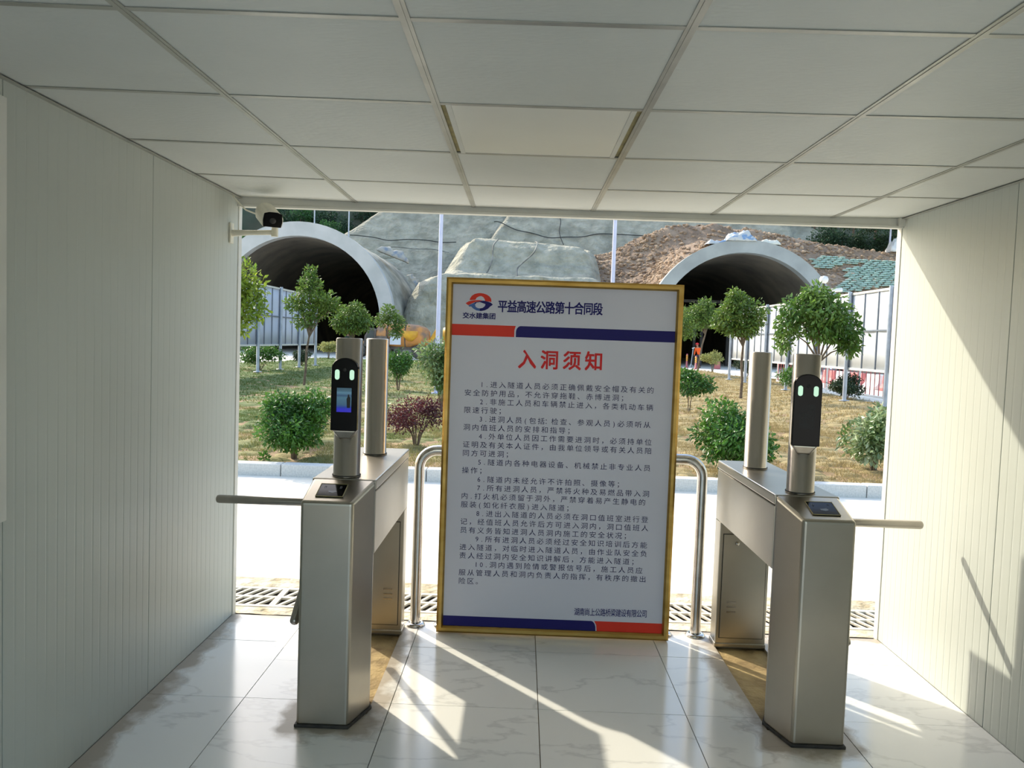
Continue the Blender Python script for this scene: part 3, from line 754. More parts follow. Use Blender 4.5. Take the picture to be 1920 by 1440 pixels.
hose([at(*px2(782, 320), 69.5), at(*px2(798, 335), 69.0), at(*px2(770, 400), 68.3), at(*px2(700, 465), 67.7), at(*px2(655, 510), 67.1), at(*px2(652, 560), 66.3), at(*px2(655, 605), 65.6)], .06, M['hose'], 'hose', 'pale curved hose hanging over the middle of the concrete berm', 'hose')
hose([on_slope(*px2(c[0], c[1])) for c in ((485, 175), (530, 180), (640, 232), (760, 258), (880, 290), (1000, 286), (1120, 284), (1240, 263), (1400, 268), (1560, 276), (1720, 280))], .05, M['cable'], 'cable', 'long dark cable sagging across the upper right of the concrete slope')
hose([on_slope(*px2(c[0], c[1])) for c in ((958, 140), (965, 180), (955, 240), (965, 290), (985, 340))], .045, M['cable'], 'cable', 'short dark cable hanging down the upper slope above the berm')
def px1(cx, cy): return 420 + cx / 4.364, 360 + cy / 4.364
hose([on_slope(*px1(c[0], c[1]), 70.5, 1, .6) for c in ((1030, 352), (1100, 356), (1230, 372), (1350, 396), (1500, 388), (1650, 394), (1780, 412), (1900, 410))], .05, M['cable'], 'cable', 'dark cable running across the slope beside the left tunnel')
hose([on_slope(*px1(c[0], c[1]), 70.5, 1, .6) for c in ((1290, 460), (1400, 450), (1560, 465), (1700, 468), (1840, 495))], .045, M['hose'], 'hose', 'pale hose across the slope under the dark cable', 'hose')

# ------------------------------------------------------------------ foliage
def leaves(blobs, n, size, seed, droop=.3, shell=.45, aspect=.45, upright=0):
    r = np.random.default_rng(seed); B = np.array(blobs, float); w = (B[:, 3] * B[:, 4] * B[:, 5]) ** .66; w /= w.sum()
    k = r.choice(len(B), n, p=w); d = r.normal(size=(n, 3)); d /= np.linalg.norm(d, axis=1)[:, None]
    rad = r.random(n) ** shell * (1 + .10 * r.normal(size=n)); lump = 1 + .12 * np.sin(d[:, 0] * 7 + k) * np.cos(d[:, 2] * 6 + k * 2) 
    c = B[k, :3] + d * B[k, 3:] * (rad * lump)[:, None]
    ax = d * .8 + r.normal(size=(n, 3)) * .7; ax[:, 2] -= droop; ax[:, 2] += upright
    ax /= np.linalg.norm(ax, axis=1)[:, None]
    nn = d * .6 + r.normal(size=(n, 3)) * .6 + np.array([0, 0, .5]); nn -= (nn * ax).sum(1)[:, None] * ax; nn /= np.linalg.norm(nn, axis=1)[:, None]
    sd_ = np.cross(ax, nn); s = size * (.6 + .8 * r.random(n))[:, None]
    v = np.zeros((n, 4, 3)); v[:, 0] = c; v[:, 1] = c + ax * s * .5 + sd_ * s * aspect * .5 + nn * s * .08; v[:, 2] = c + ax * s; v[:, 3] = c + ax * s * .5 - sd_ * s * aspect * .5 + nn * s * .08
    f = np.arange(n * 4).reshape(-1, 4); f = np.concatenate([f[:, [0, 1, 2]], f[:, [0, 2, 3]]])
    return v.reshape(-1, 3), f
def fol(name, blobs, n, size, m, parent, seed, **k):
    v, f = leaves(blobs, n, size, seed, **k); me = np_mesh(name, v, f, m); return link(name, me, parent)
def rblobs(seed, n, rx, rz, zc, sub=.5, top=0, ry=None):
    r = random.Random(seed); o = [(0, 0, zc, rx * .7, (ry or rx) * .7, rz * .7)]
    for _ in range(n):
        a = r.uniform(0, 2 * PI); e = r.uniform(-.75, 1); q = math.sqrt(max(0, 1 - e * e)); s = sub * r.uniform(.7, 1.2)
        o.append((math.cos(a) * rx * q * .68, math.sin(a) * (ry or rx) * q * .68, zc + e * rz * .68, rx * s, (ry or rx) * s, rz * s))
    return o
def stems(parent, z0, z1, spread, n, r0, seed, name='stem', bend=.1):
    r = random.Random(seed)
    for k in range(n):
        a = 2 * PI * k / n + r.uniform(-.3, .3); s = spread * r.uniform(.5, 1)
        P = [(0.02 * math.cos(a), .02 * math.sin(a), z0 - .03), (math.cos(a) * s * .3, math.sin(a) * s * .3, z0 + (z1 - z0) * .35), (math.cos(a + bend) * s * .7, math.sin(a + bend) * s * .7, z0 + (z1 - z0) * .75), (math.cos(a) * s, math.sin(a) * s, z1)]
        MB().tube(P, [r0, r0 * .8, r0 * .55, r0 * .3], 6).build(name, M['bark'], parent)
def shrub(x, y, r, zlo, zhi, m, n, size, label, seed, name='shrub', nst=6, spread=None, **k):
    z = lawn_z(x, y) - .01 if in_poly(x, y) else 0
    root = empty(name, (x, y, z), 0, label, 'shrub'); zc = (zlo + zhi) / 2 - z; rz = (zhi - zlo) / 2
    kw = dict(shell=.4); kw.update(k)
    fol('foliage', rblobs(seed, 9, r, rz, zc), n, size, m, root, seed, **kw)
    stems(root, 0, zc, spread or r * .5, nst, .012 if r > .25 else .008, seed)
    return root
def tree(x, y, blobs, zfork, m, n, size, label, seed, r0=.035, lean=(0, 0), name='young_tree', **k):
    z = lawn_z(x, y) - .02 if in_poly(x, y) else 0
    root = empty(name, (x, y, z), 0, label, 'tree')
    fx, fy = lean
    P = [(0, 0, -.05), (fx * .2 + .02, fy * .2, zfork * .35), (fx * .6 - .02, fy * .6, zfork * .7), (fx, fy, zfork)]
    MB().tube(P, [r0, r0 * .9, r0 * .8, r0 * .7], 8).build('trunk', M['bark'], root)
    for b_ in blobs[:7]:
        bx, by, bz = b_[:3]
        MB().tube([(fx, fy, zfork - .02), (fx + (bx - fx) * .4, fy + (by - fy) * .4, zfork + (bz - zfork) * .55), (bx, by, max(bz, zfork + .05))], [r0 * .6, r0 * .4, r0 * .15], 6).build('branch', M['bark'], root)
    fol('foliage', blobs, n, size, m, root, seed, **k); return root

# shrubs of the lawn (x, y, radius, bottom z, top z)
shrub(-2.53, 8.95, .47, .17, .81, M['leaf'], 8500, .05, 'round glossy green shrub on the lawn just left of the left turnstile', 1, nst=9, spread=.16)
shrub(-1.32, 10.2, .42, .20, .70, M['leaf_red'], 4200, .034, 'dark purple-leaved shrub beside the left edge of the notice board', 2, nst=8, spread=.2)
shrub(-3.2, 20.8, .38, .36, 1.12, M['leaf'], 2600, .07, 'small dark green bush showing between the left steel post and the taller bush', 3, nst=6)
shrub(-1.5, 15.3, .50, .30, 1.5, M['leaf_shine'], 5600, .085, 'tall bush with pale shiny leaves partly hidden by the left edge of the notice board', 4, nst=7)
shrub(-9.6, 29.3, .72, .28, 1.02, M['leaf'], 2400, .10, 'open leafy bush at the far left, below the blue fence', 5, nst=7, spread=.6)
shrub(-9.7, 35.2, .42, .22, .74, M['leaf_dark'], 2400, .08, 'low dark round bush under the blue fence', 6, nst=5)
shrub(-11.0, 45.5, .52, .45, 1.12, M['leaf_pale'], 2000, .09, 'yellow-green ball-shaped bush at the far end of the lawn, left', 7, nst=6)
shrub(3.62, 17.3, .50, .42, 1.0, M['leaf'], 3000, .07, 'rounded green bush on a thin stem beside the right edge of the notice board', 8, nst=3, spread=.12)
shrub(2.42, 9.05, .46, .15, .87, M['leaf'], 8500, .055, 'round glossy green shrub behind the plain post of the right turnstile', 9, nst=8, spread=.2)
shrub(9.7, 24.0, .50, .22, .78, M['leaf_dark'], 3600, .08, 'dark round bush on the lawn edge near the white fence at right', 10, nst=5)
shrub(11.35, 48.0, .62, .45, 1.22, M['leaf_pale'], 2200, .10, 'pale green fluffy bush at the far end of the lawn near the orange worker', 11, nst=7)
shrub(11.3, 40.5, .62, .25, .95, M['leaf_dark'], 2400, .09, 'dark bush half hidden behind the plain steel post at right', 12, nst=5)
shrub(8.9, 26.4, .62, .3, .95, M['leaf'], 2600, .08, 'leafy bush between the two steel posts of the right turnstile', 13, nst=6)
shrub(4.2, 9.5, .36, .12, .96, M['leaf_silver'], 3000, .07, 'pale-leaved bush cut off by the right wall, upper part', 14, nst=7)
# small weeds
def weed(x, y, h, label, seed):
    z = lawn_z(x, y); root = empty('weed', (x, y, z), 0, label, 'plant'); fol('foliage', [(0, 0, h * .5, h * .5, h * .5, h * .5)], 60, h * .45, M['leaf'], root, seed, upright=.8)
    stems(root, 0, h * .6, h * .3, 3, .004, seed)
weed(-2.75, 8.6, .10, 'tiny weed at the kerb left of the round green shrub', 61)
weed(-2.45, 14.2, .2, 'small sprout on the lawn left of the pale-leaved bush', 62)

tree(-4.27, 12.0, [(0, 0, 2.15, .30, .30, .34), (.12, 0, 1.75, .30, .30, .25), (-.2, 0, 1.9, .32, .3, .35), (-.25, .1, 2.3, .26, .26, .25), (.2, .05, 2.0, .22, .22, .2), (-.1, 0, 1.5, .28, .25, .18)], 1.15, M['leaf_lime'], 2600, .085, 'young tree with lime-green leaves against the left wall end, under the camera', 21, r0=.03, lean=(-.1, 0), upright=.3)
tree(-5.85, 21.5, [(.1, 0, 2.6, .32, .32, .45), (.15, 0, 3.0, .16, .16, .28), (.55, 0, 2.3, .35, .3, .22), (-.25, 0, 2.2, .3, .3, .25), (.25, .1, 2.05, .42, .35, .25), (0.0, 0, 1.75, .35, .3, .2), (.75, 0, 2.15, .22, .22, .14)], 1.35, M['leaf_tree'], 3000, .10, 'slender young tree in front of the left tunnel mouth beside the blue fence', 22, r0=.036, lean=(.12, 0), upright=.3)
tree(-5.75, 27.0, [(0, 0, 2.1, .5, .5, .3), (.35, 0, 1.9, .4, .4, .28), (-.4, 0, 1.85, .38, .38, .25), (0, 0, 1.65, .55, .4, .22), (.1, 0, 2.35, .3, .3, .18)], 1.2, M['leaf_tree'], 3200, .10, 'small round-topped tree behind the left terminal post', 23, r0=.04, droop=.6)
tree(-5.05, 30.0, [(0, 0, 2.3, .3, .3, .3), (.35, 0, 1.95, .32, .3, .28), (-.2, 0, 2.0, .3, .3, .25), (.3, 0, 1.55, .25, .25, .2)], 1.25, M['leaf_tree'], 1700, .10, 'thin sparse tree right of the round-topped tree, before the tunnel ring', 24, r0=.03)
tree(7.75, 41.0, [(0, 0, 2.9, .8, .8, .5), (.5, 0, 2.3, .7, .7, .5), (-.5, 0, 2.4, .7, .7, .5)], 1.5, M['leaf_tree'], 2400, .14, 'dark green tree partly hidden by the right edge of the notice board', 25, r0=.05)
tree(10.7, 49.0, [(0, 0, 3.6, .8, .8, .6), (.7, 0, 3.2, .8, .8, .5), (-.7, 0, 3.3, .7, .7, .55), (.3, 0, 4.0, .5, .5, .4), (0, 0, 2.9, .9, .8, .35)], 2.2, M['leaf_tree'], 3200, .17, 'young tree whose trunk stands in front of the orange worker', 26, r0=.06, lean=(.35, 0))
tree(6.25, 22.9, [(-.2, 0, 2.65, .38, .4, .36), (-.3, 0, 2.95, .2, .22, .2), (.25, 0, 2.4, .38, .4, .36), (-.6, 0, 2.2, .34, .42, .28), (.1, 0, 2.1, .42, .4, .28), (-.4, 0, 2.45, .36, .4, .3), (-.1, 0, 1.95, .45, .4, .2)], 1.5, M['leaf_tree'], 4200, .11, 'round-crowned young tree just left of the plain right-hand steel post', 27, r0=.045, droop=.5)
tree(4.78, 13.0, [(-.1, 0, 2.08, .38, .38, .28), (.22, 0, 1.95, .34, .34, .30), (-.42, 0, 2.0, .28, .28, .26), (.40, 0, 1.72, .26, .26, .24), (-.55, 0, 1.76, .20, .22, .20), (-.1, 0, 2.3, .26, .26, .16), (.46, 0, 1.5, .18, .18, .16), (-.58, 0, 1.52, .14, .14, .14), (.05, 0, 1.75, .36, .32, .2)], 1.25, M['leaf_tree2'], 5400, .085, 'full round-crowned tree behind the right terminal post, in front of the white fence', 28, r0=.03, droop=.6)

# hillside bushes and trees at the top of the picture
def hill_tree(x, y, z, r, m, n, label, seed, grp, rz=None):
    root = empty('hill_tree', (x, y, z), 0, label, 'tree', grp)
    fol('foliage', rblobs(seed, 6, r, rz or r, r * .9), n, r * .16, m, root, seed, shell=.5)
    MB().tube([(0, 0, -.6), (.05, 0, r * .9)], [.12, .06], 6).build('trunk', M['bark'], root)
for k in range(12):
    x = -29 + k * 1.35; z = R_.uniform(10, 14.5)
    if x > -19: z = max(z, 14 + (x + 19) * .9)
    hill_tree(x, 74 + 1.1 * z - .6, z - .9, R_.uniform(1.2, 1.8), M['leaf_hill2'] if k % 3 == 0 or x > -18 else M['leaf_hill'], 1300, 'dusty green bush on the hillside above the left tunnel', 100 + k, 'bushes above the left tunnel')
for k in range(12):
    x = 29.0 + (k % 6) * 2.1 + R_.uniform(-.2, .2) + (k // 6) * 1.0; z = (11.7 if k < 6 else 15.0) - (k % 6) * .2
    hill_tree(x, 80 + 5 * (k // 6), z - .4, R_.uniform(1.35, 1.6), M['leaf_hill'], 1700, 'dark green tree on the hill above the sandbags at upper right', 140 + k, 'dark trees above the sandbags')

# ------------------------------------------------------------------ fences
def fence(xp, ya, yb, sgn, sheetm, label, n0):    # posts on the lawn side (xp), sheets just outside (xp + sgn*.07)
    root = empty('site_fence', (xp, ya, 0), 0, label, 'fence')
    y = ya; bay = 2.52; nb = int((yb - ya) / bay)
    for k in range(nb + 1):
        yy = k * bay
        MB().tube([(0, yy, 0.0), (0, yy, 3.16)], .055, 10).build('post', M['postm'], root)
        MB().lathe([(0.001, .012), (.14, .012), (.15, 0), (.001, 0)], (0, yy, .13), 12).build('base_plate', M['postm'], root)
    for k in range(nb):
        for q in range(3):
            w = bay / 3; y0 = k * bay + q * w; xs0 = sgn * .085
            mb = MB(); mm_ = 10; v = []; f = []
            for i in range(mm_ + 1):
                t = i / mm_; bulge = .018 * math.sin(PI * t) * sgn * (1 if (k + q) % 2 else .6)
                for z in (1.04, 1.6, 2.12, 2.6, 3.1): v.append((xs0 + bulge * (1 + .5 * math.sin(z * 3 + k)), y0 + .012 + (w - .024) * t, z))
            for i in range(mm_):
                for j in range(4): a = i * 5 + j; f.append((a, a + 5, a + 6, a + 1))
            o = mb.add(v, f, True).build('sheet_panel', sheetm, root, recalc=False)
            s = o.modifiers.new('solid', 'SOLIDIFY'); s.thickness = .006
            MB().box(min(sgn * .055, sgn * .08), max(sgn * .055, sgn * .08), y0 - .02, y0 + .02, 1.04, 3.1).build('batten', M['battenm'], root)
    L = nb * bay
    for z in (1.03, 2.07, 3.1):
        MB().box(min(sgn * .05, sgn * .1), max(sgn * .05, sgn * .1), -.03, L + .03, z - (.03 if z != 2.07 else .02), z + (.03 if z != 2.07 else .02)).build('rail', M['alu'] if z != 2.07 else M['battenm'], root)
    return root
fence(-8.95, 17.0, 34.9, -1, M['sheet_blue'], 'tall pale blue sheet fence on posts along the left edge of the lawn', 0)
fence(9.05, 15.0, 35.3, 1, M['sheet_white'], 'tall white sheet fence on grey posts along the right edge of the lawn', 0)
# white poles
for x, y, lab in ((-2.12, 20.0, 'tall thin white pole standing left of the notice board'), (2.17, 20.0, 'tall thin white pole rising behind the top right of the notice board')):
    r = empty('white_pole', (x, y, lawn_z(x, y)), 0, lab, 'pole')
    MB().tube([(0, 0, -.02), (0, 0, 3), (0.0, 0, 7.5)], [.056, .05, .038], 14).build('shaft', M['pole'], r)
    MB().lathe([(0.001, .02), (.13, .02), (.13, -.03), (.001, -.03)], (0, 0, 0), 16).build('base_plate', M['pole'], r)
    MB().lathe([(.001, 7.6), (.05, 7.55), (.04, 7.49), (.001, 7.49)], (0, 0, 0), 12).build('cap', M['pole'], r)

# red and white low barrier beyond the right fence
bf = empty('crowd_barrier', (11.2, 30, 0), 0, 'low white barrier with red pickets behind the white fence at right', 'barrier')
for k in range(36):
    MB().tube([(.0, -6 + k * .32, .12), (0, -6 + k * .32, .9)], .016, 6).build('picket', M['barrier_r'], bf)
for z in (.12, .92): MB().tube([(0, -6.2, z), (0, 5.4, z)], .035, 8).build('rail', M['barrier_w'], bf)
for k in range(5): MB().tube([(0, -6.1 + k * 2.85, 0), (0, -6.1 + k * 2.85, 1.05)], .035, 8).build('post', M['barrier_w'], bf)
def water_barrier(x, y, m, label, grp):
    r = empty('water_barrier', (x, y, 0), PI / 2, label, 'barrier', grp)
    MB().prism([(-.25, 0), (.25, 0), (.25, .12), (.12, .26), (.09, .62), (-.09, .62), (-.12, .26), (-.25, .12)], 'x', -.65, .65).build('body', m, r, bevel=.03)
    MB().lathe([(.001, .66), (.06, .66), (.06, .61)], (0, 0, 0), 12).build('cap', M['blackmatt'], r)
for k in range(8): water_barrier(14.6, 27 + k * 1.6, M['barrier_r'] if k % 2 else M['barrier_w'], ('red' if k % 2 else 'white') + ' plastic water-filled barrier in the row behind the low picket barrier', ('red' if k % 2 else 'white') + ' water-filled barriers')

# ------------------------------------------------------------------ truck and gear before the tunnels
tk = empty('mixer_truck', (-8.3, 55.5, 0), 0, 'muddy orange and yellow mixer truck parked between the left tunnel and the white pole', 'truck')
MB().box(-2.2, 1.9, -.45, .45, .62, .82).build('chassis', M['mud'], tk, bevel=.02)
dr = MB().lathe([(.001, -1.72), (.5, -1.7), (.62, -1.6), (.80, -1.2), (.85, -.4), (.85, .5), (.80, 1.25), (.62, 1.75), (.40, 1.95), (.001, 1.96)], (-.1, 0, 1.55), 28, axis='x')
dr = dr.build('drum', M['truck_o'], tk)
for x in (-1.0, .25): MB().lathe([(.86, -.04), (.88, -.04), (.88, .04), (.86, .04)], (x, 0, 1.55), 28, axis='x').build('drum_band', M['mud'], dr)
MB().lathe([(.001, -.35), (.16, -.33), (.50, .0), (.52, .35), (.50, .36), (.001, .33)], (.62, -.82, 1.55), 20, axis='z').build('hopper', M['truck_y'], tk)
MB().box(-.75, .0, -.93, -.88, .95, 1.75).build('side_panel', M['sheet_white'], tk, bevel=.01)
MB().box(-1.7, -.95, -.9, -.5, .75, 1.5).build('control_box', M['mud'], tk, bevel=.02)
MB().prism([(1.75, 1.2), (2.0, 1.15), (2.5, 2.0), (2.3, 2.15)], 'y', -.2, .2).build('chute', M['truck_y'], tk, bevel=.03)
MB().prism([(-2.6, .75), (-1.75, .75), (-1.75, 1.95), (-2.2, 2.05), (-2.55, 1.5)], 'y', -.6, .6).build('cab', M['mud'], tk, bevel=.04)
MB().prism([(-2.42, 1.35), (-1.9, 1.35), (-1.9, 1.85), (-2.18, 1.9), (-2.4, 1.5)], 'y', -.62, .62).build('cab_window', M['cabg'], tk)
MB().box(-3.4, -2.5, -.55, .55, .95, 1.12).build('front_deck', M['truck_o'], tk, bevel=.03)
MB().box(-3.35, -2.6, -.4, .4, .55, .95).build('engine_housing', M['mud'], tk, bevel=.04)
for x in (-2.95, -1.2, 1.2):
    for s in (-1, 1):
        w = MB().lathe([(.001, -.13), (.3, -.13), (.47, -.12), (.5, -.08), (.5, .08), (.47, .12), (.3, .13), (.001, .13)], (x, s * .62, .5), 22, axis='y').build('wheel', M['tyre'], tk)
        MB().lathe([(.001, -.15), (.12, -.15), (.26, -.135), (.27, -.12)], (x, s * .62, .5), 16, axis='y').build('rim', M['mud'], w)
t2 = MB().lathe([(.001, -1.2), (.6, -1.15), (.78, -.6), (.78, .7), (.5, 1.2), (.001, 1.22)], (0, 0, 1.65), 24, axis='x')
t2r = empty('yellow_tank', (-4.55, 57.5, 0), 0, 'yellow drum-shaped tank half hidden behind the white pole and the notice board', 'tank')
t2.build('drum', M['truck_y'], t2r); 
for x in (-.7, .7): MB().box(x - .12, x + .12, -.6, .6, 0, 1.0).build('cradle', M['mud'], t2r, bevel=.02)
# gantry inside the right tunnel
gt = empty('lining_gantry', (15.6, 68, 0), 0, 'dark steel working gantry standing inside the right tunnel', 'gantry')
for z in (4.75, 5.35): MB().box(-4.2, 3.2, -.15, .15, z - .12, z + .12).build('beam', M['dark_steel'], gt)
for x in (-3.9, -3.2, -1.2, -.6, 1.6, 2.8): MB().box(x - .11, x + .11, -.15, .15, 0, 5.3).build('upright', M['dark_steel'], gt)
for x in (-3.6, -1.0, 1.0): MB().box(x - .9, x + .9, .35, .42, 3.4, 4.6).build('plate', M['mud'], gt, bevel=.01)
for z in (4.0, 4.4): MB().tube([(-4.1, -.3, z), (3.1, -.3, z)], .03, 6).build('rail', M['postm'], gt)
# tarpaulins
def tarp(x, y, z, w, d, h, label, seed, m='tarp', rz=0):
    n = 16; vs = []; fs = []
    for j in range(n + 1):
        for i in range(n + 1):
            a, b_ = -1 + 2 * i / n, -1 + 2 * j / n; e = max(0, 1 - max(abs(a), abs(b_)) ** 4)
            vs.append((a * w * (1 + .15 * frac(a, b_, seed, 2)), b_ * d, e * h * (.55 + .9 * abs(frac(a, b_, seed, 2.3))) + .05 * frac(a, b_, seed, 6)))
    for j in range(n):
        for i in range(n): a = j * (n + 1) + i; fs.append((a, a + 1, a + n + 2, a + n + 1))
    o = MB().add(vs, fs, True).build('tarpaulin', M[m], recalc=False); o.location = (x, y, z); o.rotation_euler.z = rz; tag(o, label, 'tarpaulin')
    s = o.modifiers.new('solid', 'SOLIDIFY'); s.thickness = .02; return o
tarp(15.9, 60.6, 9.45, 1.1, .7, .75, 'crumpled blue and white tarpaulin heaped on the crown of the right tunnel', 5)
tarp(14.3, 60.8, 9.2, .9, .5, .4, 'small flat pale tarpaulin left of the blue heap on the right tunnel', 6)
tarp(18.1, 60.8, 9.3, .8, .5, .45, 'pale grey sheet folded on the right side of the right tunnel crown', 9, 'plasticw')
o = tarp(-11.3, 68.5, 8.25, 1.4, .8, .7, 'crumpled pale tarpaulin on the shoulder of the left tunnel', 12, 'tarp2'); o.rotation_euler = (0, .35, 0)
o = tarp(-9.6, 68.8, 6.2, .7, .5, .5, 'torn sheet hanging below the pale tarpaulin beside the left tunnel', 13, 'tarp2'); o.rotation_euler = (0, .9, 0)
# lamp and camera behind the tree, before the right portal
p = empty('globe_lamp', (9.2 * 2.0, 50.0, 0), 0, 'small white globe lamp on a dark post in front of the right tunnel ring', 'lamp')
MB().tube([(0, 0, 0), (0, 0, 5.7)], .08, 8).build('post', M['dark_steel'], p)
MB().lathe([(.001, 6.15), (.2, 6.1), (.27, 5.95), (.25, 5.8), (.12, 5.68), (.001, 5.68)], (0, 0, 0), 16).build('globe', M['barrier_w'], p)
p = empty('camera_mast', (19.35, 50.5, 0), 0, 'white surveillance camera mast beside the globe lamp above the tree', 'camera')
MB().tube([(0, 0, 0), (0, 0, 5.0)], .09, 8).build('mast', M['pole'], p)
MB().box(-.22, .22, -.2, .2, 4.5, 5.05).build('cabinet', M['barrier_w'], p, bevel=.03)
MB().tube([(-.3, -.1, 5.3), (.35, -.1, 5.35)], .12, 10).build('camera_body', M['barrier_w'], p)
# shed at the upper right
p = empty('open_shed', (33.9, 76, 10.2), 0, 'open shed with a blue-grey roof on a thin pole at the upper right corner', 'shed')
MB().tube([(0, 0, 0), (0, 0, 3.3)], .09, 8).build('pole', M['pole'], p)
MB().prism([(-3.4, 3.35), (2.5, 3.9), (2.5, 4.0), (-3.4, 3.45)], 'y', -2, 3).build('roof', M['battenm'], p)
MB().tube([(2.3, 0, 0), (2.3, 0, 3.8)], .09, 8).build('pole', M['pole'], p)
o = tarp(34.5, 75.6, 10.9, .9, .8, 1.3, 'white bag-like bundle beside the shed pole at upper right', 15, 'barrier_w')
# thin poles on top of the left portal
for k, (x, z0, z1, lab) in enumerate(((-16.0, 9.7, 13, 'first'), (-13.4, 8.9, 13, 'second'))):
    r = MB().tube([(0, 0, 0), (0, 0, z1 - z0 + 1)], .05, 8).build('railing_post', M['postm']); r.location = (x, 60.8, z0 - .15)
    tag(r, ('thin pale post on top of the left tunnel ring, nearer the camera housing' if k == 0 else 'thin pale post on the right shoulder of the left tunnel ring'), 'post')
# traffic posts near the worker
def delineator(x, y, h, label):
    r = empty('delineator_post', (x, y, 0), 0, label, 'traffic post')
    MB().lathe([(.001, 0), (.16, 0), (.16, .04), (.07, .07), (.06, h), (.001, h + .02)], (0, 0, 0), 12).build('post', M['barrier_r'], r)
    for q in (.55, .7, .85): MB().lathe([(.066, h * q - .05), (.069, h * q - .05), (.069, h * q + .05), (.066, h * q + .05)], (0, 0, 0), 12).build('band', M['truck_y'], r)
delineator(11.85, 58.0, .98, 'red post with yellow bands, left of the thin stand in the tunnel mouth')
delineator(11.75, 54.5, .9, 'red post with yellow bands at the feet of the orange worker')
p = empty('thin_stand', (11.95, 57, 0), 0, 'thin grey stand on three legs between the two banded posts', 'stand')
MB().tube([(0, 0, .25), (.1, 0, 1.4)], .025, 6).build('rod', M['postm'], p)
for a in (0, 2.1, 4.2): MB().tube([(0, 0, .3), (.22 * math.cos(a), .22 * math.sin(a), 0.02)], .02, 6).build('leg', M['postm'], p)
MB().tube([(.02, 0, 1.4), (.2, 0, 1.45)], .03, 6).build('head', M['barrier_w'], p)
o = MB().prism([(-.2, 0), (.2, 0), (.2, .1), (.15, .8), (-.15, .8), (-.2, .1)], 'y', -.15, .15).build('red_box', M['barrier_r'], bevel=.03); o.location = (13.8, 57, 0); tag(o, 'red and white box standing behind the pale fluffy bush in the right tunnel mouth', 'box')

